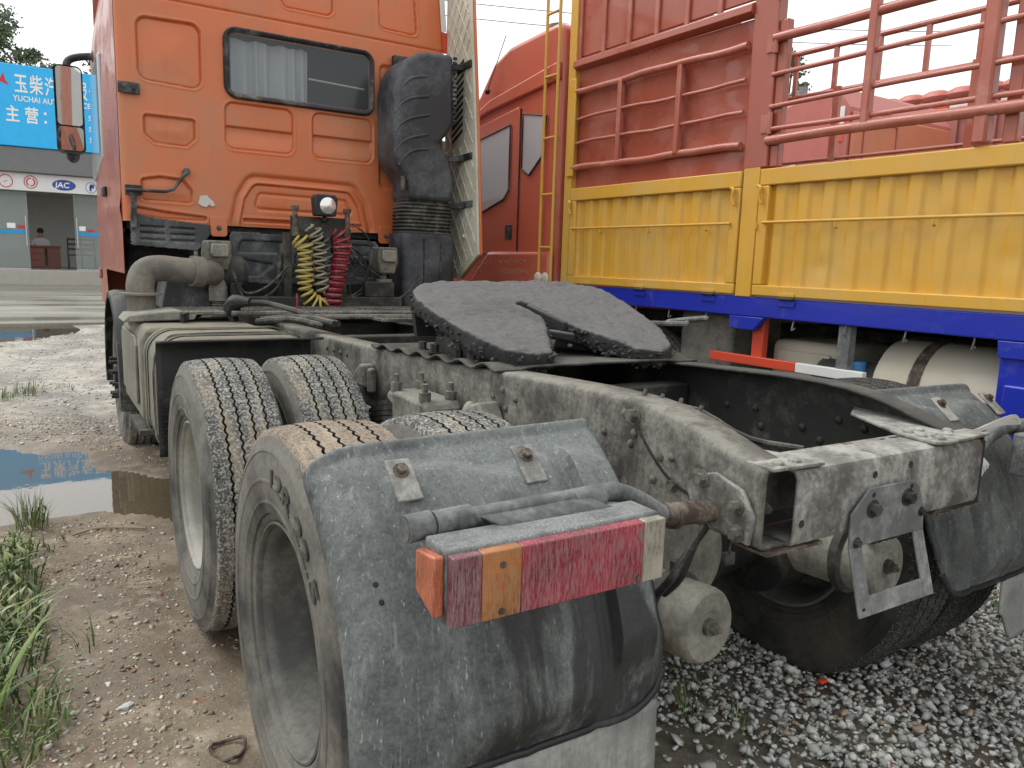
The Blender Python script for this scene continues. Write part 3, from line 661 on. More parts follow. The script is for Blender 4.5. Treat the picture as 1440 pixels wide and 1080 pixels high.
    J = [((0, 0, .42), .15), ((0, -.01, .62), .14), ((0, -.03, .82), .16), ((0, -.03, .92), .06), ((0, -.05, 1.0), .075), ((0, -.055, 1.10), .085), ((-.18, -.03, .84), .065), ((-.24, -.10, .64), .05), ((-.12, -.34, .71), .035), ((.18, -.03, .84), .065), ((.24, -.10, .64), .05), ((.12, -.34, .71), .035), ((-.1, -.3, .43), .085), ((-.1, -.36, .06), .05), ((.1, -.3, .43), .085), ((.1, -.36, .06), .05)]
    E = [(0, 1), (1, 2), (2, 3), (3, 4), (4, 5), (2, 6), (6, 7), (7, 8), (2, 9), (9, 10), (10, 11), (0, 12), (12, 13), (0, 14), (14, 15)]
    me = bpy.data.meshes.new('body'); me.from_pydata([j[0] for j in J], E, []); b = bpy.data.objects.new('body', me); COL.objects.link(b); b.parent = pr
    b.modifiers.new('skin', 'SKIN'); 
    if me.skin_vertices:
        for i, j in enumerate(J): me.skin_vertices[0].data[i].radius = (j[1], j[1]*.8); 
        me.skin_vertices[0].data[0].use_root = True
    b.modifiers.new('sub', 'SUBSURF').levels = 1
    n = NT('shirt_and_skin'); z = n.axis('Z'); n.set(color=n.mix(n.ramp(z, .90, .92), (.50, .52, .52), (.36, .20, .14)), rough=.8); me.materials.append(n.mat)
    MB().ball((0, -.035, 1.12), (.092, .10, .095), 14, 8).build('hair', plain('black_hair', (.012, .01, .01), .6), pr)
build_shop()
# ================================================================== TRACTOR TRUCK (foreground)
TR = thing('tractor_truck', 'orange tractor truck with bare dusty chassis, fifth wheel and doubled rear tyres in the foreground', 'truck')
# ---- cab
def cab():
    xs = np.linspace(-1.19, 1.19, 470); zs = np.linspace(1.665, 3.70, 400); X, Z = np.meshgrid(xs, zs, indexing='ij'); D = np.zeros_like(X)
    def dish(poly, r, dep, w=.009, lip=.003):
        nonlocal D
        s = rsdf(X, Z, poly, r); D += dep*sst(0, -w, s)-lip*np.exp(-((s-.008)/.007)**2)+.009*np.exp(-((s+w*.8)/.0055)**2)
    def bead(poly, r, dep=.008, w=.010):
        nonlocal D
        s = rsdf(X, Z, poly, r); D += dep*np.exp(-(s/w)**2)
    A = [(-1.065, 2.585), (-.66, 2.565), (-.66, 2.995), (-1.065, 2.985)]; dish(A, .07, .016); D -= .008*sst(-.01, -.22, rsdf(X, Z, A, .07))
    B = [(-.97, 2.185), (-.77, 2.18), (-.71, 2.24), (-.71, 2.37), (-1.04, 2.37), (-1.04, 2.24)]; dish(B, .025, .018); D -= .008*sst(-.012, -.10, rsdf(X, Z, B, .025))
    for P, cr in ((rect(-.52, -.035, 2.195, 2.52), 2.355), (rect(.10, .58, 2.19, 2.525), 2.36)):
        s = rsdf(X, Z, P, .065); D += .010*sst(0, -.009, s)-.003*np.exp(-((s-.008)/.007)**2)+.009*np.exp(-((s+.007)/.0055)**2)
        D += .022*sst(.0, -.02, s)*sst(cr+.005, cr-.006, Z)*(1-sst(cr-.02, cr-.15, Z))
    dish([(-1.07, 1.805), (-.745, 1.80), (-.74, 1.89), (-.80, 1.965), (-.95, 1.975), (-1.07, 1.95)], .03, .018); D -= .008*sst(-.012, -.07, rsdf(X, Z, [(-1.07, 1.805), (-.745, 1.80), (-.74, 1.89), (-.80, 1.965), (-.95, 1.975), (-1.07, 1.95)], .03))
    dish([(-1.13, 1.705), (-.94, 1.685), (-.655, 1.685), (-.655, 1.72), (-.92, 1.742), (-1.13, 1.77)], .015, .022)
    bead([(-.50, 1.60), (-.44, 1.88), (-.36, 2.02), (.42, 2.01), (.51, 1.88), (.58, 1.60)], .09, .020, .018)
    dish([(-.455, 1.60), (-.40, 1.86), (-.33, 1.975), (.39, 1.965), (.46, 1.86), (.53, 1.60)], .08, .012)
    bead([(-.32, 1.795), (.42, 1.79), (.36, 1.895), (-.29, 1.905)], .03, .012, .010)
    dish(rect(-.41, .49, 1.695, 1.725), .014, .020, .012)
    dish(rect(-.12, .27, 3.21, 3.70), .06, .014); dish([(.62, 3.20), (.95, 3.19), (.90, 3.75), (.60, 3.75)], .05, .016); dish(rect(-.95, -.45, 3.22, 3.7), .07, .016)
    D += .010*np.exp(-((Z-3.115)/.006)**2)                                   # roof seam
    D += .018*sst(.0, .03, rsdf(X, Z, rect(.62, 1.16, 2.0, 2.95), .05)*-1)*1.0*(X > .55)
    D += fbm(X*2.2, Z*2.2, 3, 8)*.006
    e = np.abs(X)-1.14; D += np.where(e > 0, .045-np.sqrt(np.maximum(0, .0025-np.minimum(e, .05)**2))*.9, 0)
    win = rsdf(X, Z, rect(-.515, .575, 2.55, 3.01), .07)
    mb = MB(); a, b = X.shape; P = np.stack([X, 4.0+D, Z], 2); F = []
    inside = win < -.03
    for i in range(a-1):
        for j in range(b-1):
            if inside[i, j] and inside[i+1, j] and inside[i, j+1] and inside[i+1, j+1]: continue
            F.append((i*b+j, (i+1)*b+j, (i+1)*b+j+1, i*b+j+1))
    mb.add(P.reshape(-1, 3), F)
    body = mb.build('cab_rear_panel', M['orange'], TR, smooth=60)
    # left and right side skins with door shut line, roof, floor
    for sgn in (-1, 1):
        ys = np.linspace(4.03, 6.25, 90); zz = np.linspace(1.0, 3.80, 90); Yg, Zg = np.meshgrid(ys, zz, indexing='ij')
        bul = 1.19+.035*np.sin(np.clip((Yg-4.03)/2.2, 0, 1)*math.pi)*np.sin(np.clip((Zg-.9)/2.6, 0, 1)*math.pi)-.16*sst(3.0, 4.2, Zg)
        seam = np.exp(-((Yg-4.62)/.008)**2)*(Zg < 3.0)+np.exp(-((Zg-1.62)/.008)**2)*(Yg > 4.62)
        bul -= .012*np.clip(seam, 0, 1); bul += .012*np.exp(-((Zg-1.75)/.06)**2)
        arch = np.hypot(Yg-4.65, Zg-.55); orig = arch.copy(); kk = np.where((arch < .72) & (arch > .60), .72/arch, 1.); Yg = 4.65+(Yg-4.65)*kk; Zg = .55+(Zg-.55)*kk
        m2 = MB(); Pg = np.stack([sgn*bul, Yg, Zg], 2); F = []
        for i in range(89):
            for j in range(89):
                if max(orig[i, j], orig[i+1, j], orig[i, j+1], orig[i+1, j+1]) < .72 or min(orig[i, j], orig[i+1, j+1]) < .61: continue
                if Zg[i, j] < 1.29 and Yg[i, j] < 5.34: continue
                q = (i*90+j, (i+1)*90+j, (i+1)*90+j+1, i*90+j+1); F.append(q if sgn > 0 else q[::-1])
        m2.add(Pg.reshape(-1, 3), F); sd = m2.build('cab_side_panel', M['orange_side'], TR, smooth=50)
        w = MB(); w.prism([(4.85, 2.15), (5.95, 2.05), (5.75, 2.85), (4.85, 2.9)], 'x', sgn*1.20, sgn*1.235); w.build('door_window', M['carglass'], sd, bevel=.015)
        h = MB(); h.obox((sgn*1.232, 4.84, 1.90), (.03, .20, .07)); h.build('door_handle', M['black'], sd, bevel=.012)
    m3 = MB(); m3.box(-1.05, 1.05, 4.06, 6.2, 3.79, 3.83); m3.build('roof', M['orange'], TR); 
    m3 = MB(); m3.box(-1.16, 1.16, 4.05, 6.2, 1.62, 1.66); m3.build('cab_floor', M['dark'], TR)
    m3 = MB(); m3.box(-1.15, 1.15, 6.2, 6.24, 1.0, 3.8); m3.build('cab_front', M['orange_side'], TR)
    # rear window
    wn = MB(); n = 48
    def rr(x0, x1, z0, z1, r, y, k=8):
        out = []
        for cx, cz, a0 in ((x1-r, z1-r, 0), (x0+r, z1-r, 90), (x0+r, z0+r, 180), (x1-r, z0+r, 270)):
            for q in range(k+1): t = math.radians(a0+90*q/k); out.append((cx+r*math.cos(t), y, cz+r*math.sin(t)))
        return out
    ring = rr(-.49, .55, 2.572, 2.988, .055, 3.992); wn.add(ring, [tuple(range(len(ring)))]); pane = wn.build('rear_window', M['cabglass'], TR, smooth=0)
    g = MB(); pr = [(.0, 3.985), (.010, 3.970), (.026, 3.968), (.036, 3.985), (.036, 4.01)]
    rings = [rr(-.485-o, .545+o, 2.577-o, 2.983+o, .055+o, y) for o, y in pr]; g.loft(rings, caps=False); g.build('rubber_seal', M['black'], pane, smooth=50)
    c = MB(); xs = np.linspace(-.46, .09, 90); zz = np.linspace(2.50, 2.955, 14); Xc, Zc = np.meshgrid(xs, zz, indexing='ij')
    Yc = 4.06+.026*np.sin(Xc*70+1.4*np.sin(Xc*23))*(.35+.65*(2.98-Zc)/.45)+.01*np.sin(Xc*31); c.grid(np.stack([Xc, Yc, Zc+.006*np.sin(Xc*40)], 2)); c.build('curtain', M['curtain'], pane, smooth=60)
    c = MB(); c.tube([(.09, 4.045, 2.76), (.52, 4.045, 2.745)], .006, 6); c.build('curtain_rod', M['white'], pane)
    c = MB(); c.box(-1.1, 1.1, 4.5, 4.52, 1.7, 3.7); c.build('bunk_back', M['inside'], TR)
    # fittings on the rear panel
    k = MB(); k.box(-1.185, -1.055, 3.972, 3.992, 2.485, 2.555); k.bolt((-1.15, 3.972, 2.52), (0, -1, 0), .008); k.bolt((-1.09, 3.972, 2.515), (0, -1, 0), .008); k.build('hinge_plate', M['black'], TR, bevel=.003)
    k = MB(); k.box(-1.17, -1.07, 3.95, 3.99, 1.835, 1.90); k.tube([(-1.17, 3.93, 1.862), (-.93, 3.92, 1.868), (-.88, 3.93, 1.885), (-.79, 3.965, 2.005)], .012, 8); k.cyl((-.785, 3.955, 2.015), (-.785, 3.99, 2.015), .024, n=12); k.beam((-1.12, 3.945, 1.85), (-1.13, 3.945, 1.62), .035, .02, (0, 1, 0)); k.build('grab_bracket', M['black'], TR, bevel=.003)
    lv = MB(); XX, ZZ = np.meshgrid(np.linspace(-1.15, -.645, 90), np.linspace(1.475, 1.72, 60), indexing='ij')
    outl = psdf(XX, ZZ, [(-1.15, 1.505), (-.74, 1.48), (-.715, 1.50), (-.66, 1.575), (-.645, 1.60), (-.645, 1.66), (-1.0, 1.69), (-1.15, 1.72)])
    dep = np.zeros_like(XX)
    for z in (1.545, 1.587, 1.629):
        for x0, x1 in ((-1.09, -.935), (-.905, -.745)):
            dep += .02*sst(.004, -.006, rsdf(XX, ZZ-.03*(XX+.9)*-.5, rect(x0, x1, z-.010, z+.010), .006))
    Pv = np.stack([XX, 3.965+dep, ZZ], 2); F = []
    for i in range(89):
        for j in range(59):
            if outl[i, j] < 0: F.append((i*60+j, (i+1)*60+j, (i+1)*60+j+1, i*60+j+1))
    lv.add(Pv.reshape(-1, 3), F); lv.build('louvre_panel', M['shroud'], TR, smooth=50, solid=.006)
    for x0, x1 in ((-.64, -.525), (.62, .735)):
        k = MB(); k.prism([(x0, 1.72), (x0, 1.60), (x0+.015, 1.585), (x1-.015, 1.585), (x1, 1.60), (x1, 1.72)], 'y', 3.975, 3.997); o = k.build('cab_mount_tab', M['orange'], TR, bevel=.004)
        b = MB(); b.bolt(((x0+x1)/2, 3.975, 1.645), (0, -1, 0), .012); b.build('bolt', M['bolt'], o)
    # flaked paint: bare filler showing in a ragged patch
    pts = [(-.70, 1.86), (-.655, 1.868), (-.635, 1.845), (-.615, 1.83), (-.60, 1.80), (-.625, 1.792), (-.64, 1.805), (-.66, 1.785), (-.69, 1.79), (-.715, 1.81), (-.705, 1.835)]
    k = MB(); k.prism([(x, z) for x, z in pts], 'y', 3.9885, 3.9915); k.build('flaked_paint_patch', plain('bare_filler', (.60, .57, .52), .8), TR)
    k = MB(); k.beam((1.13, 3.985, 3.62), (1.165, 3.985, 3.26), .045, .004, (0, 1, 0)); o = k.build('reflective_strip', M['white'], TR); k = MB(); k.beam((1.166, 3.984, 3.255), (1.185, 3.984, 3.10), .045, .004, (0, 1, 0)); k.build('reflective_strip', M['redwarn'], TR)
    # wheel-arch fender and step behind the left front wheel
    for sgn in (-1, 1):
        a = np.radians(np.linspace(200, -15, 40)); P = []
        for r, x in ((.60, .80), (.61, 1.21), (.60, 1.245), (.56, 1.25)):
            P.append(np.stack([np.full(40, sgn*x), 4.65+r*np.cos(a), .56+r*np.sin(a)], 1))
        m2 = MB(); m2.grid(np.stack(P, 1), flip=sgn > 0); fd = m2.build('front_fender', M['black'], TR, solid=.012)
        m2 = MB(); m2.box(sgn*1.255-.012, sgn*1.255+.012, 5.2, 5.30, 1.24, 1.32); m2.build('side_marker', M['marker'], fd, bevel=.008)
    # mirror
    for sgn in (-1,):
        m2 = MB(); P = rr(-1.495, -1.285, 2.25, 2.95, .05, 0, 6)
        def sh(pts, y, s=1.0): 
            c = np.array([-1.39, 0, 2.6]); q = (np.array(pts)-c)*np.array([s, 1, (1+s)/2 if s < 1 else s])+c; q[:, 1] = y; return q
        m2.ball((-1.38, 5.80, 2.24), (.05, .05, .06)); m2.loft([sh(P, 5.74, .96), sh(P, 5.73, 1.0), sh(P, 5.80, .99), sh(P, 5.86, .75), sh(P, 5.88, .4)]); mr = m2.build('mirror_housing', M['black'], TR, smooth=60)
        # slightly tilted glasses
        for z0, z1 in ((2.475, 2.925), (2.275, 2.455)):
            q = rr(-1.48, -1.30, z0, z1, .028, 5.728, 5); zc = (z0+z1)/2; q = [(x, 5.722-(z1-z0)/2*(.13 if z0 > 2.4 else .30)*1.0+(x+1.39)*.06-(z-zc)*(.13 if z0 > 2.4 else .30), z) for x, y, z in q]
            m2 = MB(); m2.add(q, [tuple(range(len(q)))]); m2.build('mirror_glass', M['chrome'], mr, smooth=0)
        m2 = MB(); m2.ball((-1.17, 5.72, 3.04), (.05, .07, .07)); m2.tube(spline([(-1.40, 5.80, 2.92), (-1.385, 5.80, 2.99), (-1.33, 5.80, 3.03), (-1.22, 5.76, 3.05), (-1.15, 5.72, 3.04)], 18), .03, 10); m2.build('mirror_arm', M['black'], TR)
cab()

# ---- intake snorkel, air deflector
def intake():
    out = [(.745, 2.95), (.82, 2.975), (1.04, 2.985), (1.06, 2.5), (1.0, 2.40), (.935, 2.34), (1.0, 2.25), (1.045, 2.15), (1.06, 2.03), (1.05, 1.91), (.70, 1.91), (.70, 2.03), (.67, 2.09), (.61, 2.14), (.575, 2.24), (.57, 2.68), (.60, 2.81), (.66, 2.90)]
    mb = MB(); mb.prism(out, 'y', 3.56, 3.93); d = mb.build('intake_duct', M['duct'], TR, bevel=.035, segs=3, smooth=50)
    for k, (x0, z0, x1, z1) in enumerate([(.60, 2.66, .82, 2.80), (.58, 2.52, .84, 2.66), (.58, 2.38, .85, 2.53), (.58, 2.24, .84, 2.39), (.61, 2.15, .84, 2.285)]):
        r = MB(); r.tube(spline([(x0, 3.575, z0), (x0+.05, 3.562, z0+.07), ((x0+x1)/2, 3.558, z0+.115), (x1, 3.562, z1)], 16), .010, 6); r.build('rib', M['duct'], d)
    each('grille_tooth', M['black'], d, np.arange(2.50, 2.96, .032), lambda m, z: m.box(1.035, 1.062, 3.548, 3.565, z, z+.018))
    k = MB(); k.box(.72, 1.10, 3.93, 3.985, 2.93, 3.01); k.build('duct_bracket', M['black'], d, bevel=.004)
    each('clamp_rod', M['bolt'], d, ((.985, 3.60, 2.36), (.665, 3.62, 2.08)), lambda m, p: m.cyl(p, (p[0], p[1], p[2]-.1), .021, n=10))
    def rrect(cx, cy, w, h, r, z, k=5):
        o = []
        for sx, sy, a0 in ((1, 1, 0), (-1, 1, 90), (-1, -1, 180), (1, -1, 270)):
            for q in range(k+1): t = math.radians(a0+90*q/k); o.append((cx+sx*(w/2-r)+r*math.cos(t), cy+sy*(h/2-r)+r*math.sin(t), z))
        return o
    rings = []
    for i, z in enumerate(np.arange(1.925, 1.655, -.0135)): 
        s = .012 if i % 2 else -.008; f = .36+.06*sst(1.92, 1.86, z); rings.append(rrect(.878, 3.74, f+s, .30+s, .09, z))
    mb = MB(); mb.loft(rings); mb.build('bellows', M['rubber'], TR, smooth=25)
    mb = MB(); mb.loft([rrect(.875, 3.74, .43, .33, .06, 1.665), rrect(.875, 3.74, .44, .34, .06, 1.64), rrect(.88, 3.74, .44, .34, .06, 1.2), rrect(.88, 3.74, .40, .32, .06, 1.1)]); lo = mb.build('intake_box', M['duct'], TR, smooth=50)
    each('rib', M['black'], lo, (.82, .96), lambda m, x: m.box(x-.004, x+.004, 3.562, 3.57, 1.15, 1.63))
    # cream side deflector with embossed diamonds
    poly = [(4.0, 3.80), (4.0, 1.45), (3.82, 1.33), (3.70, 1.33), (3.40, 1.52), (3.475, 2.36), (3.60, 3.40), (3.645, 3.80)]
    mb = MB(); mb.prism(poly, 'x', 1.195, 1.215); fa = mb.build('side_deflector', M['fairing'], TR, bevel=.005)
    mb = MB(); mb.prism([(y-.004, z) for y, z in poly], 'x', 1.2165, 1.24); mb.build('outer_skin', M['orange'], fa, bevel=.008)
    def clip(p, q):
        n = 60; t = np.linspace(0, 1, n); L = np.outer(1-t, p)+np.outer(t, q); ins = psdf(L[:, 0], L[:, 1], poly) < -.03; ins &= ~((L[:, 0] > 3.66) & (L[:, 0] < 3.86) & (L[:, 1] > 2.36) & (L[:, 1] < 3.05)) 
        runs = []; cur = []
        for k in range(n):
            if ins[k]: cur.append(L[k])
            elif cur: runs.append(cur); cur = []
        if cur: runs.append(cur)
        return [r for r in runs if len(r) > 3]
    runs = [rn for k in range(-6, 26) for s in (1, -1) for rn in clip((3.3, 1.1+k*.16 if s > 0 else 1.2+k*.16), (4.05, 1.1+k*.16+s*1.05))]
    each('embossed_ridge', M['fairing'], fa, runs, lambda m, rn: m.tube([(1.193, rn[0][0], rn[0][1]), (1.193, rn[-1][0], rn[-1][1])], .0045, 5))
    each('vent_slot', M['dark'], fa, np.arange(2.42, 2.98, .052), lambda m, z: m.prism([(3.69, z+.045), (3.87, z-.035), (3.87, z-.012), (3.69, z+.068)], 'x', 1.1915, 1.1945))
    for z, y in ((2.94, 3.66), (2.26, 3.62), (1.90, 3.60)):
        k = MB(); k.beam((1.03, 3.72, z-.02), (1.19, y+.03, z), .05, .045); k.beam((1.19, y+.14, z+.0), (1.188, y-.10, z+.01), .02, .05); k.build('deflector_bracket', M['black'], TR, bevel=.004)
    k = MB(); k.ball((1.19, 3.62, 1.66), .018); k.build('knob', M['mud_metal'], fa)
intake()

# ---- engine cover, cab mounts, exhaust, catwalk behind the cab
def behind_cab():
    XX, ZZ = np.meshgrid(np.linspace(-.60, .52, 140), np.linspace(1.25, 1.63, 60), indexing='ij')
    o = rsdf(XX, ZZ, [(-.555, 1.30), (-.52, 1.27), (.44, 1.265), (.495, 1.32), (.50, 1.56), (.47, 1.59), (-.55, 1.615), (-.575, 1.59)], .02); D = np.zeros_like(XX)
    for s in (-1, 1):
        cx = s*.34-.03
        D += .016*sst(.0, -.012, rsdf(XX, ZZ, [(cx-.16, 1.47), (cx+.16, 1.47), (cx+.16, 1.57), (cx-.13, 1.57)], .02))
        D += .016*sst(.0, -.012, rsdf(XX, ZZ, [(cx-.16, 1.31), (cx+.0, 1.31), (cx+.12, 1.41), (cx-.16, 1.45)] if s < 0 else [(cx-.10, 1.42), (cx+.02, 1.31), (cx+.16, 1.31), (cx+.16, 1.45)], .02))
    mb = MB(); P = np.stack([XX, 3.70+D, ZZ], 2); F = [(i*60+j, (i+1)*60+j, (i+1)*60+j+1, i*60+j+1) for i in range(139) for j in range(59) if o[i, j] < 0]; mb.add(P.reshape(-1, 3), F); mb.build('engine_cover', M['shroud'], TR, smooth=50, solid=.01)
    mb = MB(); mb.box(-.75, .75, 4.15, 5.9, .75, 1.58); mb.box(-1.15, 1.15, 4.35, 4.40, .8, 1.62); mb.build('engine_block', M['dark'], TR, bevel=.03)
    each('rear_cab_beam', M['frame_dark'], TR, ((-.62, .58, 3.42, 3.52, 1.10, 1.19), (-.62, -.55, 3.45, 3.5, 1.192, 1.28), (.3, .52, 3.425, 3.5, 1.192, 1.30), (-.2, .25, 3.8, 3.9, .95, 1.3)), lambda m, q: m.box(*q), bevel=.006)
    for sx, x in ((-1, -.68), (1, .49)):
        k = MB(); k.prism([(x-.075, 1.55), (x-.085, 1.46), (x-.06, 1.36), (x+.05, 1.36), (x+.075, 1.45), (x+.07, 1.55)], 'y', 3.46, 3.66); mt = k.build('cab_mount', M['frame'], TR, bevel=.012)
        k = MB(); k.prism([(x-.055, 1.53), (x-.06, 1.47), (x-.045, 1.445), (x+.045, 1.445), (x+.055, 1.48), (x+.05, 1.53)], 'y', 3.43, 3.462); k.build('cover_plate', M['chamber'], mt, bevel=.008)
        k = MB(); k.cyl((x, 3.55, 1.16), (x, 3.55, 1.32), .06, n=20); k.cyl((x, 3.55, 1.32), (x, 3.55, 1.37), .02, n=10); [k.lathe([(.03, 0), (.048, .008), (.03, .016)], (x, 3.55, z), (0, 0, 1), 16) for z in np.arange(1.06, 1.16, .016)]; k.build('air_spring', M['chamber'], mt)
        k = MB(); k.box(x-.08, x+.10, 3.42, 3.60, 1.0, 1.065); k.build('mount_foot', M['frame'], mt, bevel=.01)
    # exhaust elbow into the left box
    k = MB(); k.tube(spline([(-1.165, 3.36, 1.02), (-1.165, 3.36, 1.18), (-1.165, 3.37, 1.27), (-1.13, 3.39, 1.345), (-1.05, 3.40, 1.365), (-.93, 3.41, 1.355), (-.78, 3.44, 1.345), (-.72, 3.5, 1.34)], 34), .080, 20); ex = k.build('exhaust_pipe', M['pipe'], TR)
    k = MB(); k.cyl((-.865, 3.41, 1.352), (-.80, 3.425, 1.347), .097, n=22); k.bolt((-.835, 3.415, 1.445), (0, 0, 1), .012, .03); k.build('clamp', M['pipe'], ex); k = MB(); k.lathe([(.088, 0), (.118, .004), (.118, .016), (.088, .02)], (-1.165, 3.36, 1.20), (0, 0, 1), 24); k.build('flange', M['pipe'], ex)
    k = MB(); k.lathe([(.02, .14), (.10, .14), (.125, .10), (.13, 0), (.125, -.1), (.10, -.13)], (-.62, 3.62, 1.33), (-1, 0, 0), 22); k.build('turbo_housing', M['frame_dark'], TR)
    k = MB(); k.prism([(-1.02, 1.10), (-.98, 1.32), (-.62, 1.30), (-.55, 1.10)], 'y', 3.62, 4.0); k.build('heat_shield', M['shroud'], TR, bevel=.01)
    # silencer box
    k = MB(); k.prism([(-1.245, .56), (-1.25, .98), (-1.21, 1.06), (-.62, 1.06), (-.62, .50), (-1.2, .50)], 'y', 2.72, 3.70); sb = k.build('silencer_box', M['tank'], TR, bevel=.025, segs=3)
    k = MB(); k.prism([(2.86, .62), (3.60, .62), (3.62, .96), (3.55, 1.0), (2.90, 1.0), (2.83, .95)], 'x', -1.262, -1.247); k.build('side_cover', M['tank'], sb, bevel=.007)
    k = MB(); XX, ZZ = np.meshgrid(np.linspace(-1.22, -.92, 40), np.linspace(.54, 1.03, 60), indexing='ij'); o = rsdf(XX, ZZ, rect(-1.16, -1.06, .60, .92), .03); k.grid(np.stack([XX, 2.712-.008*sst(.004, -.01, o), ZZ], 2)); k.build('end_panel', M['tank'], sb, smooth=60)
    k = MB(); k.box(-1.27, -1.02, 2.70, 3.2, .470, .500); [k.cyl((x, 2.78, .5), (x, 2.78, .506), .02, n=10) for x in (-1.22, -1.16, -1.1)]; k.build('step_plate', M['frame_dark'], sb, bevel=.004)
    k = MB(); k.prism([(-1.30, 1.065), (-.92, 1.075), (-.90, 1.115), (-1.02, 1.13), (-1.27, 1.105)], 'y', 3.02, 3.36); k.build('top_bracket', M['chamber'], sb, bevel=.008)
    each('leaf_clip', M['frame_dark'], sb, range(4), lambda m, i: m.beam((-1.0, 2.95, 1.075+.012*i), (-.86, 3.2, 1.085+.012*i), .02, .01))
    # rounded tank ahead of the tandem
    prof = []
    for cx, cz, a0, r in ((-.62, .93, 0, .13), (-1.10, .93, 90, .13), (-1.10, .60, 180, .13), (-.62, .60, 270, .13)):
        for q in range(9): t = math.radians(a0+90*q/8); prof.append((cx+r*math.cos(t)*1.02, cz+r*math.sin(t)*1.0))
    k = MB(); k.prism(prof, 'y', 2.12, 2.66); tk = k.build('fuel_tank', M['tank'], TR, bevel=.03, segs=3, smooth=50)
    for y in (2.22, 2.56):
        k = MB(); k.loft([[(x*1.0+(-.012 if x < -.8 else .012), yy, z+(.010 if z > .75 else -.010)) for x, z in prof] for yy in (y-.025, y+.025)], caps=False); k.build('tank_strap', M['tank'], tk, smooth=50, solid=.006)
    k = MB(); k.tube(spline([(-1.245, 2.2, .6), (-1.245, 2.2, .92), (-1.19, 2.2, 1.045), (-1.08, 2.2, 1.072), (-.6, 2.2, 1.075)], 24), .005, 6); k.build('strap_rubber', M['black'], tk)
    # black splash flap ahead of the front tandem wheel
    k = MB(); XX, UU = np.meshgrid(np.linspace(-1.25, -.52, 30), np.linspace(0, 1, 24), indexing='ij')
    Yf = 2.06-.24*sst(.90, 1.0, UU)*.9; Zf = .50+.56*np.minimum(UU/.93, 1)-.03*sst(.92, 1., UU)*0+.012*sst(.93, 1, UU); Yf = Yf+.01*np.sin(ZZ.max()*0+UU*9); k.grid(np.stack([XX, Yf, Zf], 2), flip=True); fl = k.build('splash_flap', M['blackflap'], TR, solid=.01)
    each('flap_rib', M['blackflap'], fl, range(8), lambda m, i: m.box(-1.245, -1.18, 2.046, 2.056, .53+.035*i, .54+.035*i))
    # catwalk tread plates
    def treadplate(nm, x0, x1, y0, y1, z):
        k = MB(); k.box(x0, x1, y0, y1, z-.02, z); o = k.build(nm, M['frame'], TR, bevel=.004); b = MB()
        for i, x in enumerate(np.arange(x0+.02, x1-.01, .034)):
            for j, y in enumerate(np.arange(y0+.02, y1-.01, .034)):
                a = .785 if (i+j) % 2 else -.785; b.obox((x, y, z+.002), (.026, .007, .005), [[math.cos(a), -math.sin(a), 0], [math.sin(a), math.cos(a), 0], [0, 0, 1]])
        tag(b.build('tread_bumps', M['frame'], o), kind='stuff')
    treadplate('catwalk', -1.00, .78, 3.02, 3.42, 1.125); treadplate('catwalk', .02, .62, 2.42, 2.62, 1.118)
    each('conduit', M['frame'], TR, ([(-.72, 2.96, 1.115), (.2, 2.95, 1.11), (.75, 2.92, 1.115)], [(-.4, 2.84, 1.10), (.6, 2.70, 1.105)]), lambda m, p: m.tube(p, .016, 8))
    # trailer cable lying across, black plug at its end
    k = MB(); k.tube(spline([(-.66, 2.98, 1.17), (-.56, 2.86, 1.185), (-.46, 2.6, 1.16), (-.40, 2.30, 1.13), (-.36, 2.1, 1.12)], 20), .017, 8); cb = k.build('trailer_cable', M['frame_dark'], TR)
    k = MB(); k.tube(spline([(-.70, 3.05, 1.06), (-.705, 3.04, 1.13), (-.69, 3.0, 1.18), (-.62, 2.93, 1.185)], 10), [.022, .024, .035, .05, .052, .05, .048, .04, .03, .024], 10); k.build('plug', M['black'], cb)
    each('air_hose', M['rubber'], TR, ([(-.62, 2.66, 1.10), (-.5, 2.5, 1.125), (-.42, 2.3, 1.13), (-.38, 2.1, 1.12)], [(-.66, 2.60, 1.095), (-.52, 2.42, 1.12), (-.40, 2.2, 1.10)]), lambda m, p: m.tube(spline(p, 14), .018, 8))
    k = MB(); k.tube([(-.345, 2.9, 1.13), (-.345, 2.9, 1.24)], .006, 6); k.build('hose_pin', M['red_hose'], TR)
behind_cab()

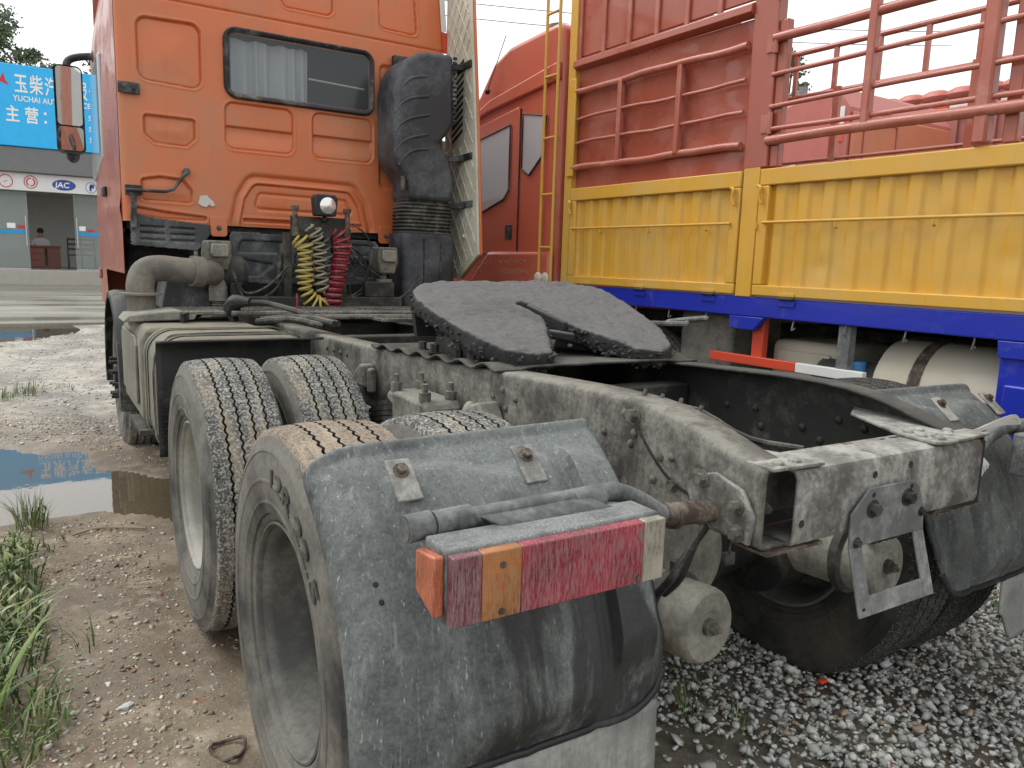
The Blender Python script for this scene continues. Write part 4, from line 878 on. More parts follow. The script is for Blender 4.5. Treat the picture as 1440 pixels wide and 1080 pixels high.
# ---- lamp post with coiled air lines
def coil_path(pts, R, turns, n):
    C = spline(pts, n); T = np.gradient(C, axis=0); T /= np.linalg.norm(T, axis=1, keepdims=True); u = np.array([1., 0, 0]); out = []
    s = np.concatenate([[0], np.cumsum(np.linalg.norm(np.diff(C, axis=0), axis=1))]); s /= s[-1]
    for i in range(n):
        u = u-T[i]*(u@T[i]); u /= np.linalg.norm(u); v = np.cross(T[i], u); a = s[i]*turns*2*math.pi
        rr = R*(.88+.14*math.sin(s[i]*17)+.08*math.sin(s[i]*61))*sst(0, .04, s[i])*sst(1, .97, s[i]); out.append(C[i]+rr*(math.cos(a)*u+math.sin(a)*v))
    return np.array(out)
def airlines():
    k = MB(); k.box(-.225, .19, 3.44, 3.46, 1.60, 1.735); st = k.build('hose_bracket', M['frame_dark'], TR, bevel=.004); each('bracket_post', M['frame_dark'], TR, ((-.05, -.01), (.12, .17), (-.27, -.215)), lambda m, q: m.box(q[0], q[1], 3.46, 3.49, 1.1, 1.62), bevel=.004)
    for x in (-.20, .165):
        k = MB(); k.cyl((x, 3.43, 1.66), (x, 3.43, 1.78), .018, n=12); k.cyl((x, 3.43, 1.775), (x, 3.43, 1.80), .028, n=12); k.cyl((x, 3.43, 1.60), (x, 3.43, 1.66), .026, n=12); k.build('air_coupling', M['rusty'], st)
    k = MB(); k.prism([(-.075, 1.74), (.065, 1.74), (.078, 1.86), (.06, 1.885), (-.07, 1.885), (-.085, 1.86)], 'y', 3.36, 3.46); k.cyl((0, 3.42, 1.70), (0, 3.42, 1.74), .018); lp = k.build('work_lamp', M['black'], TR, bevel=.012, segs=3)
    k = MB(); k.lathe([(.055, 0), (.055, .004), (.045, .010), (.02, .016), (.001, .018)], (.005, 3.362, 1.81), (0, -1, 0), 24); k.build('lamp_glass', M['lampglass'], lp)
    def coil(nm, pts, R, turns, mat, r=.0095):
        k = MB(); k.tube(coil_path(pts, R, turns, int(turns*18)), r, 6); return k.build(nm, mat, TR, smooth=60)
    coil('yellow_air_coil', [(-.19, 3.42, 1.60), (-.145, 3.40, 1.52), (-.145, 3.40, 1.30), (-.125, 3.40, 1.20), (-.06, 3.40, 1.145), (.0, 3.40, 1.18)], .055, 15, M['yellow_hose'], .0085)
    coil('pale_air_coil', [(-.10, 3.41, 1.68), (-.05, 3.40, 1.55), (-.04, 3.40, 1.35), (-.015, 3.40, 1.22)], .050, 10, M['yellow_pale'], .0075)
    coil('red_air_coil', [(.07, 3.41, 1.66), (.115, 3.39, 1.56), (.085, 3.39, 1.38), (.05, 3.39, 1.22), (.035, 3.39, 1.12), (.06, 3.42, 1.10), (.085, 3.45, 1.25), (.125, 3.45, 1.45), (.15, 3.44, 1.60)], .058, 27, M['red_hose'], .0085)
    coil('grey_cable_coil', [(-.02, 3.46, 1.64), (.03, 3.46, 1.5), (.03, 3.46, 1.3), (.02, 3.46, 1.2)], .042, 8, M['plate'], .007)
    r = np.random.default_rng(4); L = []
    for i in range(16):
        x = r.uniform(-.28, .3); L.append(([(x*.5, 3.47, 1.62), (x+r.normal(0, .05), 3.45+r.uniform(0, .15), 1.45), (x+r.normal(0, .12), 3.5, 1.25), (x+r.normal(0, .15), 3.5, 1.12)], .006))
    for x0 in (-.6, .38): L.append(([(x0, 3.45, 1.30), (x0+.08, 3.43, 1.17), (x0+.24, 3.43, 1.22), (x0+.34, 3.44, 1.36)], .007))
    L.append(([(-.30, 3.5, 1.30), (-.27, 3.5, 1.5), (-.20, 3.48, 1.60), (-.1, 3.5, 1.60)], .022)); L.append(([(-.62, 3.40, 1.36), (-.55, 3.38, 1.22), (-.40, 3.40, 1.26), (-.25, 3.42, 1.40)], .008)); L.append(([(.20, 3.42, 1.70), (.30, 3.40, 1.62), (.34, 3.42, 1.48), (.30, 3.45, 1.3)], .007))
    each('brake_line', M['rubber'], TR, L, lambda m, q: m.tube(spline(q[0], 14), q[1], 6))
airlines()
# ---- frame rails and cross members
RY = [-.785, -.70, -.62, -.50, -.38, -.2, .0, .25, .55, 1.15, 1.85, 3.0, 5.9]
RT = [1.050, 1.062, 1.088, 1.118, 1.131, 1.131, 1.124, 1.112, 1.098, 1.077, 1.058, 1.045, 1.03]
RB = [.880, .880, .880, .878, .868, .842, .822, .812, .808, .800, .79, .78, .77]
def rails():
    ys = np.concatenate([np.linspace(-.785, .6, 60), np.linspace(.65, 5.9, 50)]); zt = np.interp(ys, RY, RT); zb = np.interp(ys, RY, RB)
    zt = np.convolve(np.pad(zt, 2, 'edge'), np.ones(5)/5, 'valid')
    for sgn in (-1, 1):
        P = []
        for f in [(.335, 't', 0), (.415, 't', 0), (.424, 't', -.003), (.429, 't', -.009), (.430, 't', -.02), (.430, 'b', .02), (.429, 'b', .009), (.424, 'b', .003), (.415, 'b', 0), (.345, 'b', 0)]:
            P.append(np.stack([np.full_like(ys, sgn*f[0]), ys, (zt if f[1] == 't' else zb)+f[2]], 1))
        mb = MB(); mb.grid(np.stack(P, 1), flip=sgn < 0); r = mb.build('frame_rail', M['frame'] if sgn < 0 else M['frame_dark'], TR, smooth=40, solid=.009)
        if sgn < 0:
            for y, z in ((-.33, 1.095), (-.36, 1.02), (-.37, 1.05), (-.47, 1.01), (-.51, 1.02), (-.58, .99), (-.25, 1.03), (-.45, .95), (.28, 1.06), (.20, 1.04), (.34, 1.03), (.26, 1.00), (1.75, 1.0), (1.85, 1.0), (1.95, 1.0), (2.05, 1.0)): each('rivet', M['bolt'], r, [0], lambda m, _: m.rivet((-.4345, y, z), (-1, 0, 0), .0115))
            each('bolt', M['bolt'], r, ((-.365, 1.095, .016), (-.60, 1.0, .016), (-.52, .955, .012)), lambda m, q: m.bolt((-.434, q[0], q[1]), (-1, 0, 0), q[2], q[2]))
        else:
            for y, z in ((-.02, .99), (.11, .98), (-.35, 1.01), (-.29, .93), (-.44, 1.0), (-.05, .93), (-.22, .96)): each('rivet', M['frame_dark'], r, [0], lambda m, _: m.rivet((.4255, y, z), (-1, 0, 0), .014))
            each('bolt', M['bolt'], r, (-.70, -.74), lambda m, y: m.bolt((.434, y, .96), (1, 0, 0), .015))
    # hole in the left web, drawn as a recessed dark cup
    k = MB(); k.lathe([(.017, 0), (.015, -.004), (.0149, -.004), (.001, -.0045)], (-.4352, -.275, .985), (-1, 0, 0), 18); k.build('web_hole', M['dark'], TR)
    each('cross_member', M['frame_dark'], TR, (.35, 1.02, 2.35, 3.2), lambda m, y: m.box(-.42, .42, y-.05, y+.05, .86, 1.03), bevel=.01)
    k = MB(); k.cyl((-.42, .675, .86), (.42, .675, .86), .09, n=20); k.build('trunnion_tube', M['frame_dark'], TR)
    # tail cross beam with its gusset plates
    P = []
    for y, z in ((-.66, .905), (-.665, 1.040), (-.68, 1.049), (-.775, 1.049), (-.795, 1.044), (-.803, 1.030), (-.803, .895), (-.797, .884), (-.78, .879), (-.68, .879)): P.append([(x, y, z) for x in np.linspace(-.352, .385, 12)])
    mb = MB(); mb.grid(np.array(P)); tb = mb.build('tail_beam', M['beam'], TR, smooth=40, solid=.007)
    each('gusset_plate', M['beam'], tb, ([(-.425, -.80), (-.27, -.808), (-.262, -.80), (-.275, -.74), (-.33, -.60), (-.425, -.55)], [(.425, -.80), (.20, -.815), (.17, -.80), (.18, -.70), (.32, -.46), (.425, -.40)]), lambda m, q: m.prism(q, 'z', 1.0535, 1.0615), bevel=.002)
    each('bottom_plate', M['rusty'], tb, ((-.425, -.24, -.80, -.70, .868, .874), (.22, .425, -.80, -.70, .862, .869)), lambda m, q: m.box(*q))
    each('rivet', M['beam'], tb, ((-.385, -.775), (-.33, -.775), (-.39, -.66), (.215, -.70), (.265, -.70), (.235, -.765), (.215, -.785), (.285, -.765), (.20, -.745), (.33, -.74)), lambda m, q: m.rivet((q[0], q[1], 1.0615), (0, 0, 1), .0145))
    each('drilled_hole', M['dark'], tb, ((-.08, 1.01), (.06, 1.018), (-.33, .93)), lambda m, q: m.lathe([(.009, 0), (.0085, .0008), (.0005, .001)], (q[0], -.8068, q[1]), (0, -1, 0), 12))
    each('slot_hole', M['dark'], tb, (.10, .14, .16), lambda m, x: m.box(x, x+.018, -.70, -.694, 1.0515, 1.0535))
    k = MB(); k.box(-.40, -.365, -.60, -.4, .90, 1.02); k.build('inner_bracket', M['frame_dark'], TR); each('inner_pipe', M['frame_dark'], TR, ([(-.41, -.78, .965), (-.36, -.70, .97), (-.2, -.5, .95)], [(-.42, -.77, .93), (-.36, -.65, .925), (-.3, -.4, .9)], [(-.41, -.76, .905), (-.33, -.68, .90), (-.25, -.5, .9)]), lambda m, p: m.tube(p, .010, 8))
    k = MB(); k.prism([(.20, .86), (.42, .87), (.42, 1.04), (.40, 1.045)], 'y', -.795, -.787); k.build('end_bracket', M['frame_dark'], TR)
    # hanging plate frame under the beam
    def pl(x, z): t = (z-.86)/(.985-.86) if z > .86 else 0; return (x, -.815-.045*max(0, (.86-z)/.16), z)
    fr = MB(); th = .006
    def slab(poly):
        a = [pl(x, z) for x, z in poly]; b = [(x, y-th, z) for x, y, z in a]; n = len(a); fr.add(a+b, [tuple(range(n)), tuple(range(2*n-1, n-1, -1))]+[(i, n+i, n+(i+1) % n, (i+1) % n) for i in range(n)])
    slab([(-.175, .852), (.118, .852), (.112, .91), (.085, .965), (.055, .985), (-.115, .985), (-.175, .93)])
    slab([(-.175, .852), (-.128, .852), (-.128, .70), (-.175, .70)]); slab([(.075, .852), (.118, .852), (.122, .70), (.080, .70)]); slab([(-.128, .742), (.080, .742), (.080, .70), (-.128, .70)])
    hp = fr.build('hanger_plate', M['plate'], TR, bevel=.002)
    each('bolt', M['frame_dark'], hp, ((-.10, .935, .0145), (.035, .945, .0145), (.10, .90, .008), (-.15, .862, .009)), lambda m, q: m.bolt((q[0], -.821, q[1]), (0, -1, 0), q[2], q[2]))
    each('plate_hole', M['dark'], hp, ((-.10, .968), (.05, .97), (-.155, .715)), lambda m, q: m.lathe([(.0065, 0), (.006, .0008), (.0005, .001)], (q[0], -.8212-(.04 if q[1] < .8 else 0), q[1]), (0, -1, 0), 12))
    # axles, springs, brake chambers
    for y in (0, 1.35):
        k = MB(); k.tube([(-1.0, y, .51), (-.5, y, .51), (-.25, y, .51), (0, y, .51), (.25, y, .51), (.5, y, .51), (1.0, y, .51)], [.075, .085, .12, .20, .12, .085, .075], 20); k.ball((0, y+.05, .52), (.19, .22, .20), 18, 12); ax = k.build('axle_housing', M['dark'], TR)
        for sx in (-1, 1):
            k = MB(); k.lathe([(.05, 0), (.205, .0), (.205, .16), (.05, .16)], (sx*.46, y, .51), (sx, 0, 0), 28); k.build('brake_drum', M['dark'], ax)
    for sx in (-1, 1):
        sp = empty('leaf_spring', TR)
        for i in range(6):
            L = .74-.10*i; t = np.linspace(-L, L, 21); z = .855-.20*(t/.74)**2+.021*i; P = np.stack([np.stack([0*t+sx*.53+dx, .675+t, z+dz], 1) for dx, dz in ((-.042, -.009), (.042, -.009), (.042, .009), (-.042, .009))], 1); k = MB(); k.loft(list(P)); k.build('spring_leaf', M['frame_dark'], sp)
        k = MB(); k.prism([(.52, .985), (.83, .985), (.86, .95), (.80, .93), (.80, .70), (.55, .70), (.55, .93), (.49, .95)], 'x', sx*.46, sx*.605); sd = k.build('spring_saddle', M['frame'], TR, bevel=.015)
        for y in (.55, .80):
            for x in (.485, .585): k = MB(); k.cyl((sx*x, y, .97), (sx*x, y, 1.045), .011, n=10); k.cyl((sx*x, y, .98), (sx*x, y, 1.015), .021, n=6); k.build('u_bolt', M['frame'], sd)
    k = MB(); k.prism([(1.36, .90), (1.56, .90), (1.42, 1.0), (1.38, 1.0)], 'x', -.50, -.437); k.cyl((-.47, 1.34, .99), (-.47, 1.34, .88), .02, n=10); k.build('bump_stop_bracket', M['frame'], TR, bevel=.01)
    k = MB(); k.prism([(.18, .86), (.36, .86), (.36, 1.0), (.30, 1.02)], 'x', -.52, -.437); k.ball((-.50, .38, .95), (.03, .03, .06)); k.build('torque_rod_bracket', M['chamber'], TR, bevel=.01)
    def chamber(c, ax, R, L):
        k = MB(); k.lathe([(.02, -L), (R*.7, -L), (R*.98, -L*.9), (R*1.0, -L*.45), (R*1.12, -L*.42), (R*1.12, -L*.36), (R*1.0, -L*.33), (R*1.0, -.02), (R*.97, -.006), (R*.90, .003), (R*.45, .004), (R*.36, -.004), (.001, -.004)], c, ax, 36); o = k.build('brake_chamber', M['chamber'], TR, smooth=40)
        k = MB(); a = nrm(ax); p = np.array(c); k.cyl(p-a*.004, p+a*.010, .022, n=16); k.cyl(p+a*.010, p+a*.026, .014, n=6); k.cyl(p+a*.026, p+a*.036, .008, n=10); k.build('release_bolt', M['bolt'], o)
        k = MB(); k.lathe([(R*1.02, -L*.46), (R*1.16, -L*.43), (R*1.16, -L*.35), (R*1.02, -L*.32)], c, ax, 30); k.bolt(p-a*L*.39+np.array([0, 0, R*1.1]), (0, 0, 1), .014, .03); k.build('clamp_ring', M['frame_dark'], o)
    chamber((-.325, -.565, .585), (.12, -1, .05), .098, .30); chamber((.43, -.56, .600), (.10, -1, .05), .098, .30)
    chamber((-.32, .72, .60), (0, -1, .0), .09, .26); chamber((.43, .74, .60), (0, -1, 0), .09, .26)
    k = MB(); k.lathe([(.14, 0), (.14, .012), (.001, .02)], (-.12, -.28, .64), (.1, -1, .1), 30); k.build('dust_shield', M['chamber'], TR)
    L = [[(-.40, -.64, .93), (-.45, -.62, .85), (-.50+.03*i, -.60, .76), (-.47+.03*i, -.52, .68)] for i in range(2)]+[[(.16+.04*i, -.72, .87), (.20+.05*i, -.66, .80), (.28+.03*i, -.6, .72), (.38, -.5, .69)] for i in range(4)]+[[(-.22+.03*i, .45-.1*i, 1.02), (-.1, .1, 1.0), (.0, -.12+.03*i, 1.04), (.12, -.25, .96), (.2, -.4, .95)] for i in range(3)]
    each('air_line', M['rubber'], TR, L, lambda m, p: m.tube(spline(p, 14), .010, 8))
    k = MB(); k.tube(spline([(-.38, -.6, .88), (-.34, -.62, .84), (-.335, -.62, .80)], 8), .003, 5); k.box(-.35, -.32, -.625, -.61, .77, .80); k.build('hanging_tag', M['rubber'], TR)
    pts = coil_path([(-.36, -.30, 1.12), (-.30, -.43, 1.10), (-.26, -.55, 1.02)], .028, 6, 90); k = MB(); k.tube(pts, .006, 6); k.build('spiral_cable', M['frame_dark'], TR)
    k = MB(); k.tube(spline([(-.437, -.365, 1.09), (-.437, -.42, 1.03), (-.437, -.50, .97), (-.437, -.60, .945), (-.437, -.72, .955)], 20), .0035, 5); k.build('wire', M['dark'], TR)
rails()

# ---- fifth wheel
def fifth():
    out = [(-.43, 1.02), (-.462, .90), (-.468, .76), (-.445, .58), (-.43, .46), (-.38, .36), (-.29, .315), (-.20, .335), (-.155, .42), (-.105, .51), (-.04, .61), (-.005, .70), (-.005, .82), (-.015, .88), (.005, .91), (.035, .90), (.05, .85), (.048, .74), (.065, .63), (.125, .47), (.18, .335), (.27, .30), (.36, .345), (.46, .50), (.525, .75), (.565, .98), (.545, 1.10), (.46, 1.185), (.30, 1.205), (.08, 1.21), (-.20, 1.19), (-.34, 1.13)]
    S = .25; z0 = 1.335
    bm = bmesh.new(); n = len(out); top = [bm.verts.new((x, y, 0)) for x, y in out]; f = bm.faces.new(top); 
    e = bmesh.ops.extrude_face_region(bm, geom=[f]); vs = [v for v in e['geom'] if isinstance(v, bmesh.types.BMVert)]
    for v in vs: v.co.z -= .070
    bmesh.ops.recalc_face_normals(bm, faces=bm.faces); bmesh.ops.triangulate(bm, faces=bm.faces)
    me = bpy.data.meshes.new('fifth_wheel_plate'); bm.to_mesh(me); bm.free(); me.materials.append(M['grease']); o = bpy.data.objects.new('fifth_wheel_plate', me); COL.objects.link(o)
    o.parent = TR; md = o.modifiers.new('remesh', 'REMESH'); md.mode = 'VOXEL'; md.voxel_size = .0075; md.use_smooth_shade = True
    sm = o.modifiers.new('smooth', 'SMOOTH'); sm.factor = .6; sm.iterations = 22
    for k, (sz, st) in enumerate(((.20, .020), (.05, .006), (.018, .006))):
        tx = bpy.data.textures.new('grease_%d' % k, 'CLOUDS'); tx.noise_scale = sz; tx.noise_depth = 3; d = o.modifiers.new('disp', 'DISPLACE'); d.texture = tx; d.strength = st; d.mid_level = .5; d.texture_coords = 'LOCAL'
    for v in me.vertices:
        x, y, z = v.co; v.co = (x, y, z0+S*(y-1.0)+z+(.012*(x/.5)**2))
    # raised rib edge around the throat + lock bar
    k = MB(); k.beam((-.03, .66, 1.20), (.08, .60, 1.185), .06, .035); k.beam((.02, .86, 1.275), (.05, .62, 1.215), .02, .06); k.build('lock_jaw', M['grease'], TR, bevel=.01)
    # crust of old grease hanging under the rim
    r = np.random.default_rng(9); P = []; Sz = []
    k = MB()
    for i in range(n):
        a = np.array(out[i]); b = np.array(out[(i+1) % n]); L = np.linalg.norm(b-a)
        for t in np.arange(0, 1, .006/L):
            q = a+(b-a)*t; c = np.array([.05, .78]); d = nrm(c-q) if not (-.2 < q[0] < .2 and q[1] < .95) else np.array([0, 0]); zz = z0+S*(q[1]-1)-r.uniform(.010, .072); qq = q+d*r.uniform(-.004, .03); s = r.uniform(.007, .018)
            V, F = ROCKS[r.integers(len(ROCKS))]; k.add(V*s+np.array([qq[0], qq[1], zz]), [tuple(f) for f in F])
    tag(k.build('grease_crust', M['crust'], TR, smooth=0), kind='stuff')
    # underside ribs, pedestals, corrugated mounting plate
    for sx in (-1, 1):
        k = MB(); k.prism([(.52, 1.10), (1.0, 1.10), (.92, 1.22), (.84, 1.285), (.72, 1.27), (.60, 1.18)], 'x', sx*.30-.05, sx*.30+.05); pd = k.build('pivot_pedestal', M['frame_dark'], TR, bevel=.012)
        k = MB(); k.cyl((sx*.25-.0, .78, 1.22), (sx*.25+sx*.16, .78, 1.22), .035, n=18); k.bolt((sx*.41, .78, 1.22), (sx, 0, 0), .02, .02); k.build('pivot_pin', M['grease'], pd)
        each('bolt', M['frame_dark'], pd, (.56, .66, .86, .97), lambda m, y: m.bolt((sx*.40, y, 1.112), (0, 0, 1), .017, .03))
    k = MB(); ys = np.linspace(.30, 1.40, 120); xs = np.linspace(-.45, .45, 30); X, Y = np.meshgrid(xs, ys, indexing='ij'); zt = np.interp(Y, RY, RT)
    Z = zt+.016+.010*np.sin(Y*36)*sst(.30, .36, np.abs(X)); k.grid(np.stack([X, Y, Z], 2)); k.build('mounting_plate', M['frame_dark'], TR, solid=.008, smooth=60)
    k = MB(); k.prism([(-.40, 1.16), (.46, 1.16), (.48, 1.30), (-.42, 1.30)], 'y', 1.02, 1.05); k.build('plate_rib', M['grease'], TR)
    # release handle loop on the right
    k = MB(); k.tube([(.42, .78, 1.225), (.93, .86, 1.205)], .012, 8); lp = [(1.02+.045*math.cos(a)+.035*math.sin(a)*.2, .95+.13*math.sin(a), 1.215-.02*math.sin(a)) for a in np.linspace(0, 2*math.pi, 30)]; k.tube(lp, .012, 8); k.tube([(.93, .86, 1.205), (.98, .90, 1.21)], .012, 8); k.build('release_handle', M['plate'], TR)
    k = MB(); k.ball((.06, .60, 1.155), (.010, .012, .008)); k.build('grease_nipple', M['plate'], TR)
fifth()

# ---- wheels
def tyre_mesh():
    N = 480; sw = [(.2905, -.105), (.296, -.121), (.306, -.129), (.318, -.131), (.320, -.137), (.332, -.142), (.345, -.1455), (.347, -.1475), (.353, -.1475), (.355, -.1465), (.375, -.150), (.40, -.152), (.402, -.1538), (.408, -.1538), (.410, -.152), (.43, -.1515), (.455, -.149), (.476, -.145), (.478, -.1468), (.486, -.1448), (.488, -.1425), (.503, -.138), (.516, -.131), (.5255, -.127)]
    tr = [(-.1225, 0, 0)]; 
    for g in (-.073, -.0245, .0245, .073): tr += [(g-.0205, 0, 0), (g-.0040, 0, 1), (g-.0026, 1, 1), (g+.0026, 1, 1), (g+.0040, 0, 1)]
    tr += [(.0935, 0, 0), (.1225, 0, 0)]; GR_ = {i for i in range(len(tr)-1) if tr[i][1] or tr[i+1][1]}
    th = np.arange(N)*2*math.pi/N; zig = np.abs(((th*96/(2*math.pi)) % 1)*2-1)*2-1; rows = []; mi = []
    for r, x in sw: rows.append((np.full(N, x), np.full(N, r)))
    lug = ((th*140/(2*math.pi)) % 1 < .5)
    for x, dep, zz in tr:
        r = .5425-.0095*(x/.1225)**2; rr = np.full(N, r-.014*dep)
        if abs(x) > .12: rr = rr-.0035*lug
        rows.append((np.full(N, x)+.0042*zig*zz, rr))
    for r, x in sw[::-1]: rows.append((np.full(N, -x), np.full(N, r)))
    P = np.stack([np.stack([x, r*np.cos(th), r*np.sin(th)], 1) for x, r in rows], 1)      # N x K x 3
    flat = P[..., 2] < -.512; k = np.clip((-.44-P[..., 2])/.07, 0, 1)*sst(.40, .5, np.hypot(P[..., 1], P[..., 2])); P[..., 0] *= 1+.05*k; P[..., 2] = np.where(flat, -.512, P[..., 2])
    mb = MB(); a, b = P.shape[:2]; K = len(sw); V = P.reshape(-1, 3); F = []; MI = []
    for i in range(a):
        i2 = (i+1) % a
        for j in range(b-1): F.append((i*b+j, i2*b+j, i2*b+j+1, i*b+j+1)); MI.append(0 if (j < K-2 or j > b-K) else (2 if j-K in GR_ else 1))
    mb.add(V, F); mb.m = MI; return mb
def rim_mesh(deep):
    d = 1 if deep else -1      # deep: disc far from the outer lip
    prof = [(.2915, -.108), (.296, -.120), (.297, -.126), (.291, -.128), (.286, -.122), (.2845, -.112), (.270, -.100), (.266, -.085), (.262, -.02), (.256, .0), (.256, .05), (.262, .075), (.24, .088), (.19, .092), (.175, .080), (.12, .080), (.115, .03), (.09, .01), (.02, .006), (.001, .006)]
    if not deep: prof = [(.2915, .108), (.297, .124), (.286, .122), (.270, .10), (.262, .02), (.258, -.06), (.23, -.085), (.15, -.085), (.14, -.06), (.001, -.06)]
    k = MB(); k.lathe(prof, (0, 0, 0), (1, 0, 0), 56)
    k.lathe([(.29, -.11), (.262, -.02), (.262, .02), (.29, .11)], (0, 0, 0), (1, 0, 0), 40)
    if deep:
        for q in range(0): a = q*math.pi/5; k.cyl((.088, .165*math.cos(a), .165*math.sin(a)), (.045, .165*math.cos(a), .165*math.sin(a)), .017, n=8)
    return k
def wheels():
    ty = rim = rin = None; spots = []
    for y in (1.35, 0.0):
        for sx in (-1, 1):
            spots += [(sx*1.097, y, sx, 'out'), (sx*.757, y, sx, 'in')]
    spots += [(-1.06, 4.65, -1, 'front'), (1.06, 4.65, 1, 'front')]
    for x, y, sx, kind in spots:
        w = empty('wheel', TR, (x, y, .512)); w.rotation_euler = (0, 0, 0 if sx < 0 else math.pi)
        if ty is None: ty = tyre_mesh().build('tyre', [M['sidewall'], M['tread'], M['groove']], w, smooth=35); t = ty
        else: t = ty.copy(); COL.objects.link(t); t.parent = w
        for i in range(2): t.material_slots[i].link = 'OBJECT'
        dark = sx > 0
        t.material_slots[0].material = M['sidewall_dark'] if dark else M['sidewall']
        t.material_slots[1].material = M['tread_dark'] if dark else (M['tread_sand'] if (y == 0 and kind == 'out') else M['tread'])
        if kind == 'out':
            if rim is None: rim = rim_mesh(True).build('rim', M['rim'], w, smooth=40); r = rim
            else: r = rim.copy(); COL.objects.link(r); r.parent = w
            r.material_slots[0].link = 'OBJECT'; r.material_slots[0].material = M['rim'] if y > 1 else M['rim_grey']
        else:
            if rin is None: rin = rim_mesh(False).build('rim', M['rim_grey'], w, smooth=40); r = rin
            else: r = rin.copy(); COL.objects.link(r); r.parent = w
        if kind == 'front':
            k = MB(); k.lathe([(.15, -.10), (.14, -.125), (.09, -.14), (.085, -.18), (.001, -.185)], (0, 0, 0), (1, 0, 0), 24); k.build('hub', M['frame_dark'], w)
            for q in range(10): a = q*math.pi/5+.2; p = np.array([-.12, .145*math.cos(a), .145*math.sin(a)]); k = MB(); k.cyl(p, p-[.035, 0, 0], .022, n=6); k.cyl(p-[.035, 0, 0], p-[.085, 0, 0], .014, n=10); k.build('wheel_stud', M['frame_dark'], w)
        if kind == 'out' and y == 0 and sx < 0:
            # size lettering moulded on the outer sidewall, reading clockwise over the top
            k = MB(); a0 = math.radians(86)
            V, F = text_geo('12R 22.5', .012); W = V.copy(); size = .070
            for s_, hgt in ((0, 0),):
                ang = a0+(V[:, 0]*size*1.75)/.425; rr = .402+V[:, 1]*size*.9
                # outer face is seen from -X: +Y runs to the left there
                top = np.stack([np.full(len(V), -.1545), rr*np.cos(ang)*1.0, rr*np.sin(ang)], 1)
            # seen from outside, forward (+Y) is on the left, so text runs from +Y over the top to -Y
            k.add(top, F); k.build('raised_lettering', M['letter'], w, smooth=0, solid=.003)
M['letter'] = m_side('sidewall_lettering', (.035, .034, .032), lin(100, 97, 88), .5)
wheels()

